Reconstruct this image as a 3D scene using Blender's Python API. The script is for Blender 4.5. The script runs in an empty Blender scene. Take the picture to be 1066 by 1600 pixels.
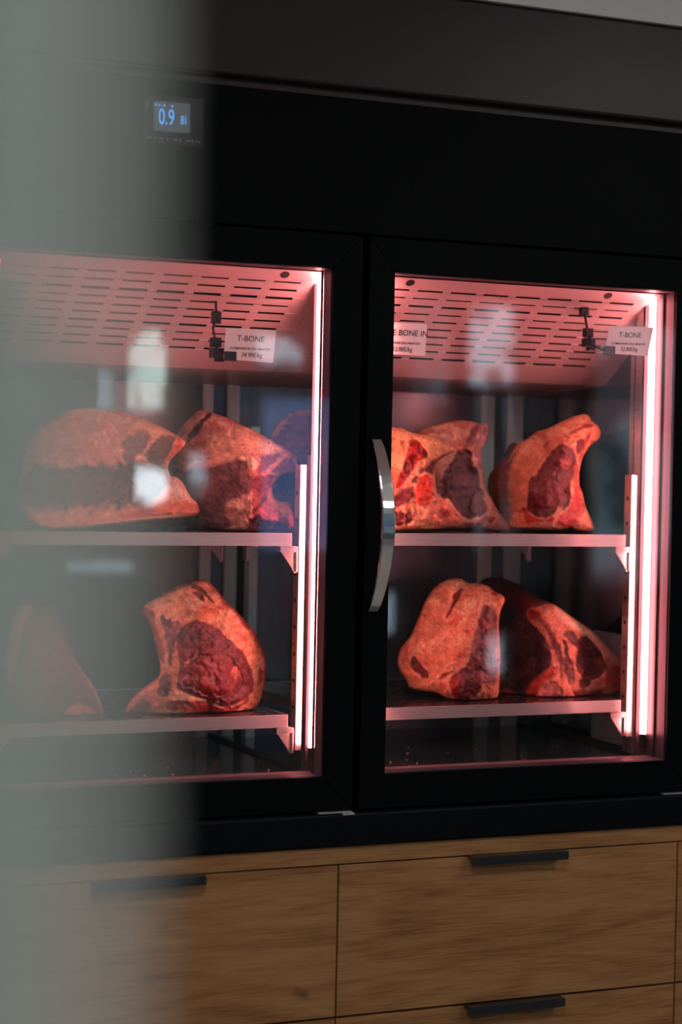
import bpy, bmesh, math, random
import numpy as np
from mathutils import Vector, Matrix, noise
random.seed(4)
SC = bpy.context.scene
COL = SC.collection
R = math.radians

# ------------------------------------------------------------------ camera
ROLL, PITCH, YAW = R(1.16575895), R(-1.10255514), R(23.53746241)
FPX = 3000.0
CAM = np.array([0.0, -3.3, 0.0])
_f = np.array([math.sin(YAW)*math.cos(PITCH), math.cos(YAW)*math.cos(PITCH), math.sin(PITCH)])
_r0 = np.array([math.cos(YAW), -math.sin(YAW), 0.0])
_u0 = np.cross(_r0, _f)
_r = math.cos(ROLL)*_r0 + math.sin(ROLL)*_u0
_u = -math.sin(ROLL)*_r0 + math.cos(ROLL)*_u0


def U(u, v, y):
    D = _f + _r*(u-533)/FPX - _u*(v-800)/FPX
    t = (y-CAM[1])/D[1]
    return CAM + D*t


cd = bpy.data.cameras.new('camera')
cam = bpy.data.objects.new('camera', cd)
COL.objects.link(cam)
M = Matrix(((_r[0], _u[0], -_f[0], CAM[0]), (_r[1], _u[1], -_f[1], CAM[1]),
            (_r[2], _u[2], -_f[2], CAM[2]), (0, 0, 0, 1)))
cam.matrix_world = M
cd.sensor_fit = 'HORIZONTAL'
cd.sensor_width = 24.0
cd.lens = FPX/1066*24.0
cd.clip_start = 0.05
cd.clip_end = 60
cd.dof.use_dof = True
cd.dof.focus_distance = 3.76
cd.dof.aperture_fstop = 1.6
SC.camera = cam
SC.view_settings.view_transform = 'Standard'
SC.view_settings.look = 'None'
SC.view_settings.gamma = 1
SC.view_settings.exposure = 0
SC.view_settings.use_curve_mapping = False

# ------------------------------------------------------------------ materials


def lin(r, g, b):
    def c(x):
        x /= 255.0
        return x/12.92 if x <= .04045 else ((x+.055)/1.055)**2.4
    return (c(r), c(g), c(b), 1)


def mat(name, color=(.5, .5, .5, 1), rough=.5, metal=0.0, spec=.5, emis=None, estr=0):
    m = bpy.data.materials.new(name)
    m.use_nodes = True
    b = m.node_tree.nodes['Principled BSDF']
    if len(color) == 3:
        color = (*color, 1)
    b.inputs['Base Color'].default_value = color
    b.inputs['Roughness'].default_value = rough
    b.inputs['Metallic'].default_value = metal
    b.inputs['Specular IOR Level'].default_value = spec
    if emis:
        b.inputs['Emission Color'].default_value = (*emis[:3], 1)
        b.inputs['Emission Strength'].default_value = estr
    return m


def N(m, t, **kw):
    n = m.node_tree.nodes.new(t)
    for k, v in kw.items():
        setattr(n, k, v)
    return n


def L(m, a, b):
    m.node_tree.links.new(a, b)


def noisy(m, scale=(1, 1, 1), nscale=8, detail=4, amt=.15, bump=0, rough_amt=0, coord='Object'):
    """multiply base colour by a noise, optional bump"""
    b = m.node_tree.nodes['Principled BSDF']
    tc = N(m, 'ShaderNodeTexCoord')
    mp = N(m, 'ShaderNodeMapping')
    mp.inputs['Scale'].default_value = scale
    L(m, tc.outputs[coord], mp.inputs[0])
    nz = N(m, 'ShaderNodeTexNoise')
    nz.inputs['Scale'].default_value = nscale
    nz.inputs['Detail'].default_value = detail
    L(m, mp.outputs[0], nz.inputs['Vector'])
    mr = N(m, 'ShaderNodeMapRange')
    mr.inputs['From Min'].default_value = .3
    mr.inputs['From Max'].default_value = .7
    mr.inputs['To Min'].default_value = 1-amt
    mr.inputs['To Max'].default_value = 1+amt
    L(m, nz.outputs['Fac'], mr.inputs['Value'])
    mx = N(m, 'ShaderNodeVectorMath', operation='SCALE')
    mx.inputs[0].default_value = b.inputs['Base Color'].default_value[:3]
    L(m, mr.outputs[0], mx.inputs['Scale'])
    L(m, mx.outputs[0], b.inputs['Base Color'])
    if bump:
        bp = N(m, 'ShaderNodeBump')
        bp.inputs['Strength'].default_value = bump
        bp.inputs['Distance'].default_value = .002
        L(m, nz.outputs['Fac'], bp.inputs['Height'])
        L(m, bp.outputs[0], b.inputs['Normal'])
    if rough_amt:
        r0 = b.inputs['Roughness'].default_value
        m2 = N(m, 'ShaderNodeMapRange')
        m2.inputs['To Min'].default_value = max(.02, r0-rough_amt)
        m2.inputs['To Max'].default_value = r0+rough_amt
        L(m, nz.outputs['Fac'], m2.inputs['Value'])
        L(m, m2.outputs[0], b.inputs['Roughness'])
    return m


BLACK = noisy(mat('black_powder_coat', (.0022, .0028, .0036), .5, 0, .05), nscale=400, amt=.1, bump=.05)
BLACKG = noisy(mat('black_plinth', (.0022, .003, .0052), .42, 0, .12), nscale=60, amt=.1)
SOFFIT = noisy(mat('dark_brown_laminate', (.020, .015, .015), .40, 0, .30), nscale=30, amt=.1)
GROOVE = mat('dark_red_strip', (.02, .003, .004), .5)
STEEL = noisy(mat('brushed_stainless', (.62, .60, .58), .30, .85), scale=(2, 2, 90), nscale=6, amt=.08, rough_amt=.08)
STEELH = noisy(mat('shelf_stainless', (.62, .60, .58), .32, .75), scale=(2, 90, 90), nscale=6, amt=.1, rough_amt=.08)
WALLM = noisy(mat('mirror_stainless_wall', (.30, .31, .33), .13, 1.0), scale=(3, 3, .4), nscale=5, amt=.15, rough_amt=.05)
BACKM = noisy(mat('dark_stainless_back', (.17, .19, .20), .24, .7), scale=(8, 8, .4), nscale=5, amt=.2, rough_amt=.06)
STRIPM = noisy(mat('pale_steel_standard', (.58, .98, .95), .38, .08), scale=(8, 8, 1), nscale=5, amt=.1)  # teal daylight on the rear standards is put into this base colour
PANELM = noisy(mat('white_metal_panel', (.66, .60, .60), .34, .35), nscale=5, amt=.06)
FLOORM = noisy(mat('dark_cabinet_floor', (.05, .045, .045), .12, .4), nscale=20, amt=.3, rough_amt=.05)
TRAYM = noisy(mat('dark_shelf_grid', (.05, .04, .04), .25, .5), nscale=40, amt=.4, rough_amt=.1)
VOIDM = mat('dark_duct', (.01, .006, .006), .8)
CHROME = mat('chrome', (.85, .85, .85), .13, 1.0)
REVEAL = noisy(mat('aluminium_reveal', (.34, .28, .29), .38, .4), scale=(4, 4, 1), nscale=5, amt=.12)
GASKET = mat('black_gasket', (.012, .010, .012), .6)
CARD = noisy(mat('white_card', (.85, .84, .84), .5), nscale=9, amt=.03)
INK = mat('black_ink', (.02, .02, .02), .6)
CLIPM = mat('black_plastic_clip', (.010, .012, .014), .3)
LED = mat('led_tube', (1, 1, 1), .4, emis=(1, .235, .235), estr=42)
SPACER = noisy(mat('door_spacer', (.065, .060, .085), .38, .2), scale=(4, 4, 1), nscale=5, amt=.15)
LEDW = mat('led_tube_weak', (1, 1, 1), .4, emis=(1, .235, .235), estr=30)
ANOD = mat('dark_anodised_channel', (.05, .04, .05), .5, .1)
SCREEN = mat('lcd_screen', (.03, .035, .04), .15, emis=(.25, .30, .33), estr=.18)
DIGIT = mat('blue_digits', (.02, .1, .3), .4, emis=(.10, .38, .95), estr=1.0)
MARK = mat('grey_print', (.25, .26, .27), .5)
BEZEL = mat('glossy_bezel', (.006, .007, .008), .4, 0, .3)
CRUMB = mat('meat_crumb', (.75, .45, .38), .5)

# glass: fresnel mix of transparent and mirror reflection
GL = bpy.data.materials.new('clear_glass')
GL.use_nodes = True
nt = GL.node_tree
for n in list(nt.nodes):
    nt.nodes.remove(n)
o = nt.nodes.new('ShaderNodeOutputMaterial')
mx = nt.nodes.new('ShaderNodeMixShader')
tr = nt.nodes.new('ShaderNodeBsdfTransparent')
tr.inputs[0].default_value = (.95, .97, .97, 1)
gs = nt.nodes.new('ShaderNodeBsdfGlossy')
gs.inputs['Roughness'].default_value = 0.0
gs.inputs['Color'].default_value = (.93, .97, 1, 1)
fr = nt.nodes.new('ShaderNodeFresnel')
fr.inputs['IOR'].default_value = 1.52
ml = nt.nodes.new('ShaderNodeMath')
ml.operation = 'MULTIPLY'
ml.inputs[1].default_value = 2.3
nt.links.new(fr.outputs[0], ml.inputs[0])
nt.links.new(ml.outputs[0], mx.inputs[0])
nt.links.new(tr.outputs[0], mx.inputs[1])
nt.links.new(gs.outputs[0], mx.inputs[2])
nt.links.new(mx.outputs[0], o.inputs[0])
GLT = bpy.data.materials.new('glass_inner_face')
GLT.use_nodes = True
nt = GLT.node_tree
for n in list(nt.nodes):
    nt.nodes.remove(n)
o = nt.nodes.new('ShaderNodeOutputMaterial')
tr = nt.nodes.new('ShaderNodeBsdfTransparent')
nt.links.new(tr.outputs[0], o.inputs[0])


def wood_mat(name, off, dark=1.0):
    m = mat(name, (.3, .17, .08), .45, 0, .3)
    b = m.node_tree.nodes['Principled BSDF']
    tc = N(m, 'ShaderNodeTexCoord')
    mp = N(m, 'ShaderNodeMapping')
    mp.inputs['Location'].default_value = (off, off*.7, off*1.3)
    mp.inputs['Scale'].default_value = (1.0, 1.0, 7.0)
    L(m, tc.outputs['Object'], mp.inputs[0])
    wv = N(m, 'ShaderNodeTexNoise')          # broad cathedral figure
    wv.inputs['Scale'].default_value = 1.5
    wv.inputs['Detail'].default_value = 3
    wv.inputs['Distortion'].default_value = .4
    L(m, mp.outputs[0], wv.inputs['Vector'])
    ms = N(m, 'ShaderNodeMath', operation='MULTIPLY')
    ms.inputs[1].default_value = 13
    L(m, wv.outputs['Fac'], ms.inputs[0])
    fr_ = N(m, 'ShaderNodeMath', operation='PINGPONG')
    fr_.inputs[1].default_value = 1
    L(m, ms.outputs[0], fr_.inputs[0])
    mp2 = N(m, 'ShaderNodeMapping')
    mp2.inputs['Scale'].default_value = (7, 7, 190)
    L(m, tc.outputs['Object'], mp2.inputs[0])
    fine = N(m, 'ShaderNodeTexNoise')
    fine.inputs['Scale'].default_value = 1.6
    fine.inputs['Detail'].default_value = 6
    L(m, mp2.outputs[0], fine.inputs['Vector'])
    big = N(m, 'ShaderNodeTexNoise')
    big.inputs['Scale'].default_value = 3.0
    big.inputs['Detail'].default_value = 2
    L(m, mp.outputs[0], big.inputs['Vector'])
    a1 = N(m, 'ShaderNodeMath', operation='MULTIPLY_ADD')
    a1.inputs[1].default_value = .16
    L(m, fr_.outputs[0], a1.inputs[0])
    m3 = N(m, 'ShaderNodeMath', operation='MULTIPLY')
    m3.inputs[1].default_value = .66
    L(m, fine.outputs['Fac'], m3.inputs[0])
    L(m, m3.outputs[0], a1.inputs[2])
    a2 = N(m, 'ShaderNodeMath', operation='MULTIPLY_ADD')
    a2.inputs[1].default_value = .34
    L(m, big.outputs['Fac'], a2.inputs[0])
    L(m, a1.outputs[0], a2.inputs[2])
    cr = N(m, 'ShaderNodeValToRGB')
    e = cr.color_ramp.elements
    e[0].position = .34
    e[0].color = (.17*dark, .070*dark, .024*dark, 1)
    e[1].position = .80
    e[1].color = (.40*dark, .200*dark, .082*dark, 1)
    x = cr.color_ramp.elements.new(.56)
    x.color = (.30*dark, .138*dark, .052*dark, 1)
    L(m, a2.outputs[0], cr.inputs[0])
    # knots
    mp3 = N(m, 'ShaderNodeMapping')
    mp3.inputs['Location'].default_value = (off*2, 0, off)
    mp3.inputs['Scale'].default_value = (1.0, 1.0, 1.5)
    L(m, tc.outputs['Object'], mp3.inputs[0])
    vo = N(m, 'ShaderNodeTexVoronoi')
    vo.inputs['Scale'].default_value = 5.2
    vn_ = N(m, 'ShaderNodeTexNoise')
    vn_.inputs['Scale'].default_value = 14
    L(m, mp3.outputs[0], vn_.inputs['Vector'])
    va = N(m, 'ShaderNodeVectorMath', operation='MULTIPLY_ADD')
    va.inputs[1].default_value = (.06, .06, .06)
    L(m, vn_.outputs['Color'], va.inputs[0])
    L(m, mp3.outputs[0], va.inputs[2])
    L(m, va.outputs[0], vo.inputs['Vector'])
    kr = N(m, 'ShaderNodeMapRange')
    kr.inputs['From Min'].default_value = .015
    kr.inputs['From Max'].default_value = .10
    kr.inputs['To Min'].default_value = .35
    kr.inputs['To Max'].default_value = 1
    L(m, vo.outputs['Distance'], kr.inputs['Value'])
    sc = N(m, 'ShaderNodeVectorMath', operation='SCALE')
    L(m, cr.outputs[0], sc.inputs[0])
    L(m, kr.outputs[0], sc.inputs['Scale'])
    L(m, sc.outputs[0], b.inputs['Base Color'])
    bp = N(m, 'ShaderNodeBump')
    bp.inputs['Strength'].default_value = .12
    bp.inputs['Distance'].default_value = .001
    L(m, fine.outputs['Fac'], bp.inputs['Height'])
    L(m, bp.outputs[0], b.inputs['Normal'])
    return m


# ------------------------------------------------------------------ mesh helpers
def box(bm, x0, x1, y0, y1, z0, z1):
    vs = [bm.verts.new((x, y, z)) for z in (z0, z1) for y in (y0, y1) for x in (x0, x1)]
    fs = []
    for f in ((0, 2, 3, 1), (4, 5, 7, 6), (0, 1, 5, 4), (2, 6, 7, 3), (0, 4, 6, 2), (1, 3, 7, 5)):
        fs.append(bm.faces.new([vs[i] for i in f]))
    return fs


def tube(bm, pts, rad, seg=16, caps=True):
    """tube through a list of points; rad number or list"""
    rings = []
    pts = [Vector(p) for p in pts]
    if not hasattr(rad, '__len__'):
        rad = [rad]*len(pts)
    ref = Vector((0.123, .9, .31)).normalized()
    for i, p in enumerate(pts):
        d = (pts[min(i+1, len(pts)-1)]-pts[max(i-1, 0)]).normalized()
        a = d.cross(ref)
        if a.length < .1:
            a = d.cross(Vector((1, 0, 0)))
        a.normalize()
        b = d.cross(a)
        rings.append([bm.verts.new(p+rad[i]*(math.cos(t)*a+math.sin(t)*b))
                      for t in [2*math.pi*k/seg for k in range(seg)]])
    for q, w in zip(rings, rings[1:]):
        for k in range(seg):
            bm.faces.new((q[k], q[(k+1) % seg], w[(k+1) % seg], w[k]))
    if caps:
        bm.faces.new(rings[0][::-1])
        bm.faces.new(rings[-1])


def obj(name, bm, m=None, parent=None, bevel=0, smooth=False):
    me = bpy.data.meshes.new(name)
    bmesh.ops.recalc_face_normals(bm, faces=bm.faces)
    bm.to_mesh(me)
    bm.free()
    o = bpy.data.objects.new(name, me)
    COL.objects.link(o)
    for k in (m if isinstance(m, (list, tuple)) else [m]):
        if k:
            me.materials.append(k)
    if smooth:
        for p in me.polygons:
            p.use_smooth = True
    if parent:
        o.parent = parent
    if bevel:
        b = o.modifiers.new('bevel', 'BEVEL')
        b.width = bevel
        b.segments = 3
        b.limit_method = 'ANGLE'
    return o


def boxo(name, dims, m, parent=None, bevel=0):
    bm = bmesh.new()
    box(bm, *dims)
    return obj(name, bm, m, parent, bevel)


def thing(name, label, cat, loc=(0, 0, 0), group=None):
    o = bpy.data.objects.new(name, None)
    COL.objects.link(o)
    o.empty_display_size = .05
    o['label'] = label
    o['category'] = cat
    if group:
        o['group'] = group
    return o


def tag(o, label, cat, group=None, kind=None):
    if label:
        o['label'] = label
    if cat:
        o['category'] = cat
    if group:
        o['group'] = group
    if kind:
        o['kind'] = kind
    return o


def struct(o):
    o['kind'] = 'structure'
    return o


def text_mesh(name, s, size, loc, mtx, m, parent, sx=1.0, extr=.0002, shear=0, align='CENTER'):
    cu = bpy.data.curves.new(name, 'FONT')
    cu.body = s
    cu.size = size
    cu.extrude = extr
    cu.align_x = align
    cu.shear = shear
    cu.offset = size*.003
    t = bpy.data.objects.new(name, cu)
    COL.objects.link(t)
    bpy.context.view_layer.update()
    me = bpy.data.meshes.new_from_object(t.evaluated_get(bpy.context.evaluated_depsgraph_get()))
    COL.objects.unlink(t)
    bpy.data.objects.remove(t)
    o = bpy.data.objects.new(name, me)
    me.materials.clear()
    me.materials.append(m)
    me.transform(Matrix.Diagonal((sx, 1, 1, 1)))
    me.transform(mtx)
    me.transform(Matrix.Translation(loc))
    COL.objects.link(o)
    o.parent = parent
    return o


UP = Matrix.Rotation(R(90), 4, 'X')      # text standing in xz plane, facing -y

# ------------------------------------------------------------------ fridge
FR = thing('meat_fridge', 'tall black two-door glass fridge with pink lights inside, standing on oak drawers', 'fridge')
FX0, FX1 = .70, 2.262
IX0, IX1 = .757, 2.205
YB = .62
# outer header and plinth, sides, back
bm = bmesh.new()
box(bm, FX0-1.0, FX1+.6, 0.0, .70, .4535, .7040)
obj('header_panel', bm, BLACK, FR, .002)
bm = bmesh.new()
box(bm, FX0, FX1, -.012, .70, -.6985, -.6345)
obj('plinth', bm, BLACKG, FR, .006)
boxo('body_panel', (FX0, FX1, .062, .70, -.6345, -.5855), BLACK, FR)
boxo('body_panel', (FX0, FX0+.042, .052, .70, -.585, .4530), BLACK, FR)
boxo('body_panel', (FX1-.042, FX1, .052, .70, -.585, .4530), BLACK, FR)
boxo('body_panel', (FX0+.043, FX1-.043, .66, .70, -.585, .4530), BLACK, FR)
# inner linings
bm = bmesh.new()
box(bm, IX1, IX1+.012, .056, YB+.02, -.585, .41)
obj('side_wall', bm, WALLM, FR)
bm = bmesh.new()
box(bm, IX0-.012, IX0, .056, YB+.02, -.585, .41)
obj('side_wall', bm, WALLM, FR)
boxo('back_wall', (IX0, IX1, YB, YB+.02, -.585, .41), BACKM, FR)
# floor with raised rim and groove
bm = bmesh.new()
box(bm, IX0, IX1, .056, YB, -.585, -.572)
obj('cabinet_floor', bm, FLOORM, FR)
boxo('floor_gutter', (IX1-.045, IX1-.03, .08, YB, -.572, -.566), GASKET, FR, .002)
boxo('floor_gutter', (1.40, 1.415, .08, YB, -.572, -.566), GASKET, FR, .002)
# cabinet front frame behind doors
boxo('front_frame', (IX0, IX1, .050, .060, .392, .4530), REVEAL, FR, .001)
boxo('front_frame', (IX0, IX1, .050, .060, -.6340, -.574), REVEAL, FR, .001)
boxo('front_sill', (IX0, IX1, .046, .080, -.5735, -.566), REVEAL, FR, .002)

# slotted ceiling panel (one per bay)
def slot_panel(x0, x1, starts, parent):
    ya, za, yb, zb = .052, .388, .33, .208
    n = 10
    y1, pitch = .09, .0206
    hw = .0027
    def P(x, y):
        return (x, y, za+(y-ya)/(yb-ya)*(zb-za))
    bm = bmesh.new()
    def strip(a, b, holes):
        xs = [x0]
        for s in holes:
            xs += [s, s+.0555]
        xs.append(x1)
        for i in range(0, len(xs), 2):
            if xs[i+1]-xs[i] > 1e-4:
                bm.faces.new([bm.verts.new(P(xs[i], a)), bm.verts.new(P(xs[i+1], a)),
                              bm.verts.new(P(xs[i+1], b)), bm.verts.new(P(xs[i], b))])
    y = ya
    for r in range(n):
        yc = y1+r*pitch
        strip(y, yc-hw, [])
        strip(yc-hw, yc+hw, starts)
        y = yc+hw
    strip(y, yb, [])
    bmesh.ops.remove_doubles(bm, verts=bm.verts, dist=1e-5)
    bk = bmesh.new()  # dark sheet added close behind the panel so the slots read dark
    v = [bk.verts.new(q) for q in ((x0+.002, ya+.012, za+.006), (x1-.002, ya+.012, za+.006), (x1-.002, yb+.004, zb+.012), (x0+.002, yb+.004, zb+.012))]
    bk.faces.new(v)
    ob = obj('duct_backing', bk, VOIDM, parent)
    # turned down flat rear part
    v = [bm.verts.new(q) for q in ((x0, yb, zb), (x1, yb, zb), (x1, YB, zb-.018), (x0, YB, zb-.018))]
    bm.faces.new(v)
    o = obj('slotted_air_panel', bm, PANELM, parent)
    s = o.modifiers.new('t', 'SOLIDIFY')
    s.thickness = .0012
    return o


st1 = [1.110-.0727*k for k in range(4, -1, -1)] + [1.183, 1.256, 1.328]
st2 = [1.491+.0727*k-.0727+.0727 for k in range(9)]
st2 = [2.0670-.0727*k for k in range(8, -1, -1)]
slot_panel(IX0, 1.425, st1, FR)
slot_panel(1.4255, IX1, st2, FR)
boxo('air_duct', (IX0, IX1, .062, YB, .405, .41), VOIDM, FR)
# screw / sensor holes on the panel near the front
for (x, y) in ((1.3423, .07), (1.6042, .07), (2.0494, .07)):
    bm = bmesh.new()
    z = .388-(y-.052)*.6475
    n_ = Vector((0, -.54, -.84)).normalized()
    tube(bm, [Vector((x, y, z))+n_*-.002, Vector((x, y, z))+n_*.0025], .009, 20)
    obj('rubber_plug', bm, GASKET, FR, smooth=False)

# pale teal patch low on the right side wall, built as a thin box
def on_wall(u, v, xw):
    D = _f + _r*(u-533)/FPX - _u*(v-800)/FPX
    t = (xw-CAM[0])/D[0]
    return CAM+D*t


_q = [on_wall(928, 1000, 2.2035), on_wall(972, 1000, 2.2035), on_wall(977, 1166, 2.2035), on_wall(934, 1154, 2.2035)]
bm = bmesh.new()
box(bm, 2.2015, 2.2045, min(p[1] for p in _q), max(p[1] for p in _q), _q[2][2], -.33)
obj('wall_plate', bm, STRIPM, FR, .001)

# LED tubes with their channels
def led(x, side):
    z0, z1 = -.521, .372
    s = side
    # L-shaped channel hugging the tube on the side away from the bay
    pr = [(x+s*.0100, .050), (x+s*.0125, .050), (x+s*.0125, .090), (x-s*.006, .090), (x-s*.006, .0885), (x+s*.0100, .0885)]
    bm = bmesh.new()
    lo = [bm.verts.new((p[0], p[1], -.566)) for p in pr]
    hi = [bm.verts.new((p[0], p[1], .388)) for p in pr]
    bm.faces.new(lo)
    bm.faces.new(hi[::-1])
    for k in range(6):
        bm.faces.new((lo[k], hi[k], hi[(k+1) % 6], lo[(k+1) % 6]))
    c = obj('lamp_channel', bm, ANOD, FR)
    bm = bmesh.new()
    tube(bm, [(x, .072, z0), (x, .072, z1)], .0068, 20)
    t = obj('led_tube', bm, LED if s > 0 else LEDW, c, smooth=False)
    bm = bmesh.new()
    tube(bm, [(x, .072, z0-.028), (x, .072, z0)], .0066, 16)
    obj('lamp_cap', bm, CLIPM, c)


led(2.1585, 1)
led(1.4175, 1)
led(1.5600, -1)
led(.7950, -1)

# side posts and perforated shelf rails
def rail(x0, x1, y, z0, z1, hole_side, name='shelf_rail'):
    bm = bmesh.new()
    xs = x0 if hole_side < 0 else x1
    t = .002
    xa, xb = (xs, xs+t) if hole_side < 0 else (xs-t, xs)
    pr = [(x0, y), (x1, y), (x1, y+.003), (x0+t, y+.003), (x0+t, y+.027), (x0, y+.027)]
    if hole_side > 0:
        pr = [(x0+x1-p[0], p[1]) for p in pr]
    lo = [bm.verts.new((p[0], p[1], z0)) for p in pr]
    hi = [bm.verts.new((p[0], p[1], z1)) for p in pr]
    bm.faces.new(lo)
    bm.faces.new(hi[::-1])
    for k in range(6):
        bm.faces.new((lo[k], hi[k], hi[(k+1) % 6], lo[(k+1) % 6]))
    o = obj(name, bm, STEEL, FR)
    z = z0+.03
    xh = xs-.0006 if hole_side < 0 else xs+.0006
    while z < z1-.01:
        bm = bmesh.new()
        tube(bm, [(xh, y+.015, z), (xh-hole_side*.0012, y+.015, z)], .0042, 12)
        obj('peg_hole', bm, GASKET, o)
        z += .0515
    return o


ZR0, ZR1 = -.530, .012
rail(2.1358, 2.1495, .100, ZR0, ZR1, -1)
rail(1.3950, 1.4070, .100, ZR0, .018, -1)
rail(1.4300, 1.4440, .120, ZR0, .030, 1)
rail(.8000, .8140, .100, ZR0, .020, 1)
# posts (full height stainless)
boxo('corner_post', (2.1515, 2.1575, .096, .120, -.566, .388), STEEL, FR)
boxo('corner_post', (2.1580, IX1, .135, .150, -.566, .388), STEEL, FR)
bm = bmesh.new()
tube(bm, [(1.4201, .110, -.572), (1.4201, .110, .037)], .0075, 20)
obj('centre_post', bm, STEEL, FR, smooth=True)
boxo('front_jamb', (2.1715, IX1, .052, .100, -.5720, .390), SPACER, FR, .001)
boxo('front_jamb', (1.4315, 1.4450, .052, .060, -.572, .390), REVEAL, FR, .001)
boxo('front_jamb', (1.4460, 1.546, .052, .056, -.572, .390), GASKET, FR, .001)
# rear standards on the back wall
for (xa, xb) in ((1.374, 1.398), (1.4305, 1.458), (2.050, 2.083), (2.1185, 2.158), (.775, .80)):
    bm = bmesh.new()
    box(bm, xa, xb, YB-.012, YB-.001, -.572, .190)
    obj('rear_standard', bm, STRIPM, FR, .001)
for (x, s) in ((1.4725, 1),):
    bm = bmesh.new()
    box(bm, x, x+.020, YB-.05, YB-.02, -.572, .10)
    obj('rear_standard', bm, STRIPM, FR, .001)

# doors
def door(x0, x1, gx0, gx1, hinge_x0, hinge_x1, with_handle):
    z0, z1, gz0, gz1 = -.6312, .4495, -.566, .3851
    o4 = [(x0, z0), (x1, z0), (x1, z1), (x0, z1)]
    i4 = [(gx0, gz0), (gx1, gz0), (gx1, gz1), (gx0, gz1)]
    d_ = bpy.data.objects.new('glass_door', None)
    COL.objects.link(d_)
    d_.parent = FR
    # mitred frame: four prisms with hairline joints
    for k in range(4):
        a, b = o4[k], o4[(k+1) % 4]
        c, d = i4[(k+1) % 4], i4[k]
        e = .0002
        pts = [a, b, c, d]
        cx = sum(p[0] for p in pts)/4
        if k % 2 == 0:
            pts = [(p[0]+(e if p[0] < cx else -e), p[1]) for p in pts]
        bm = bmesh.new()
        fv = [bm.verts.new((p[0], 0.0, p[1])) for p in pts]
        bv = [bm.verts.new((p[0], .045, p[1])) for p in pts]
        bm.faces.new(fv)
        bm.faces.new(bv[::-1])
        for q in range(4):
            bm.faces.new((fv[q], bv[q], bv[(q+1) % 4], fv[(q+1) % 4]))
        obj(('door_rail', 'door_stile')[k % 2], bm, BLACK, d_, .0012)
    # glass pane
    bm = bmesh.new()
    fs = box(bm, gx0-.004, gx1+.004, .003, .007, gz0-.004, gz1+.004)
    for f in fs:
        f.material_index = 0 if f.calc_center_median().y < .0031 else 1
    me = bpy.data.meshes.new('glass_pane')
    bm.to_mesh(me)
    bm.free()
    me.materials.append(GL)
    me.materials.append(GLT)
    g = bpy.data.objects.new('glass_pane', me)
    COL.objects.link(g)
    g.parent = d_
    # spacer reveal around the glass
    t = .0008
    for dm in ((gx0-.001, gx0+t, .010, .044, gz0, gz1), (gx1-t, gx1+.001, .010, .044, gz0, gz1),
               (gx0+t, gx1-t, .010, .044, gz1-t, gz1+.001), (gx0+t, gx1-t, .010, .044, gz0-.001, gz0+t)):
        boxo('glass_spacer', dm, SPACER, d_)
    boxo('door_gasket', (gx1-.004, gx1-.0008, .0445, .051, gz0, gz1), GASKET, d_)
    boxo('door_gasket', (gx0, gx1-.004, .0445, .051, gz1-.003, gz1), GASKET, d_)
    # hinge
    boxo('hinge_plate', (hinge_x0, hinge_x1, -.010, .03, -.6345, -.6320), STEEL, d_, .0005)
    boxo('hinge_plate', (hinge_x0+.048, hinge_x1+.004, -.013, .03, -.6385, -.6350), STEEL, d_, .0005)
    if with_handle:
        bm = bmesh.new()
        n = 28
        za, zb = .0690, -.2560
        xc = 1.4995
        prev = None
        for i in range(n+1):
            s = i/n
            z = za+(zb-za)*s
            arch = math.sin(math.pi*s)
            w = .0100+.0042*arch**.7
            yo = -.012-.055*arch**.75          # bows out from the door
            xcc = xc+.004*arch
            th = .0065
            ring = []
            for (dx, dy) in ((-1, .7), (-1, -.6), (-.86, -1), (.86, -1), (1, -.6), (1, .7)):
                ring.append(bm.verts.new((xcc+dx*w, yo+dy*th, z)))
            if prev:
                for k in range(6):
                    bm.faces.new((prev[k], prev[(k+1) % 6], ring[(k+1) % 6], ring[k]))
            else:
                bm.faces.new(ring)
            prev = ring
        bm.faces.new(prev[::-1])
        h = obj('door_handle', bm, CHROME, d_, .0012)
        h['label'] = 'curved chrome pull handle'
        for p in h.data.polygons:
            p.use_smooth = False
    return d_


door(.7300, 1.4723, .7820, 1.4124, 1.400, 1.469, False)
door(1.4869, 2.2300, 1.5396, 2.1701, 2.158, 2.226, True)

# temperature display on the header
DP = boxo('control_panel', (1.040, 1.1500, -.0022, .004, .5860, .6735), BEZEL, FR, .0015)
DP['label'] = 'small digital controller with blue digits on the black header'
boxo('display_screen', (1.0555, 1.1240, -.0034, -.002, .6095, .6625), SCREEN, DP)
text_mesh('display_digits', '0.9', .0400, (1.0795, -.0036, .6215), UP, DIGIT, DP, sx=.62)
text_mesh('display_digits', '81', .0210, (1.1125, -.0036, .6250), UP, DIGIT, DP, sx=.62)
for x in (1.0575, 1.0645, 1.0735, 1.088):
    boxo('status_icon', (x, x+.003, -.0038, -.0033, .6535, .6568), DIGIT, DP)
for x in (1.044, 1.066, 1.092, 1.118, 1.135):
    boxo('button_mark', (x, x+.009, -.0030, -.0021, .5955, .5968), MARK, DP)
for x in (1.0585, 1.0820, 1.1060, 1.1290):
    boxo('button_mark', (x, x+.0010, -.0030, -.0021, .5925, .6000), MARK, DP)
boxo('indicator_mark', (1.0425, 1.0440, -.0030, -.0021, .6480, .6600), MARK, DP)

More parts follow.
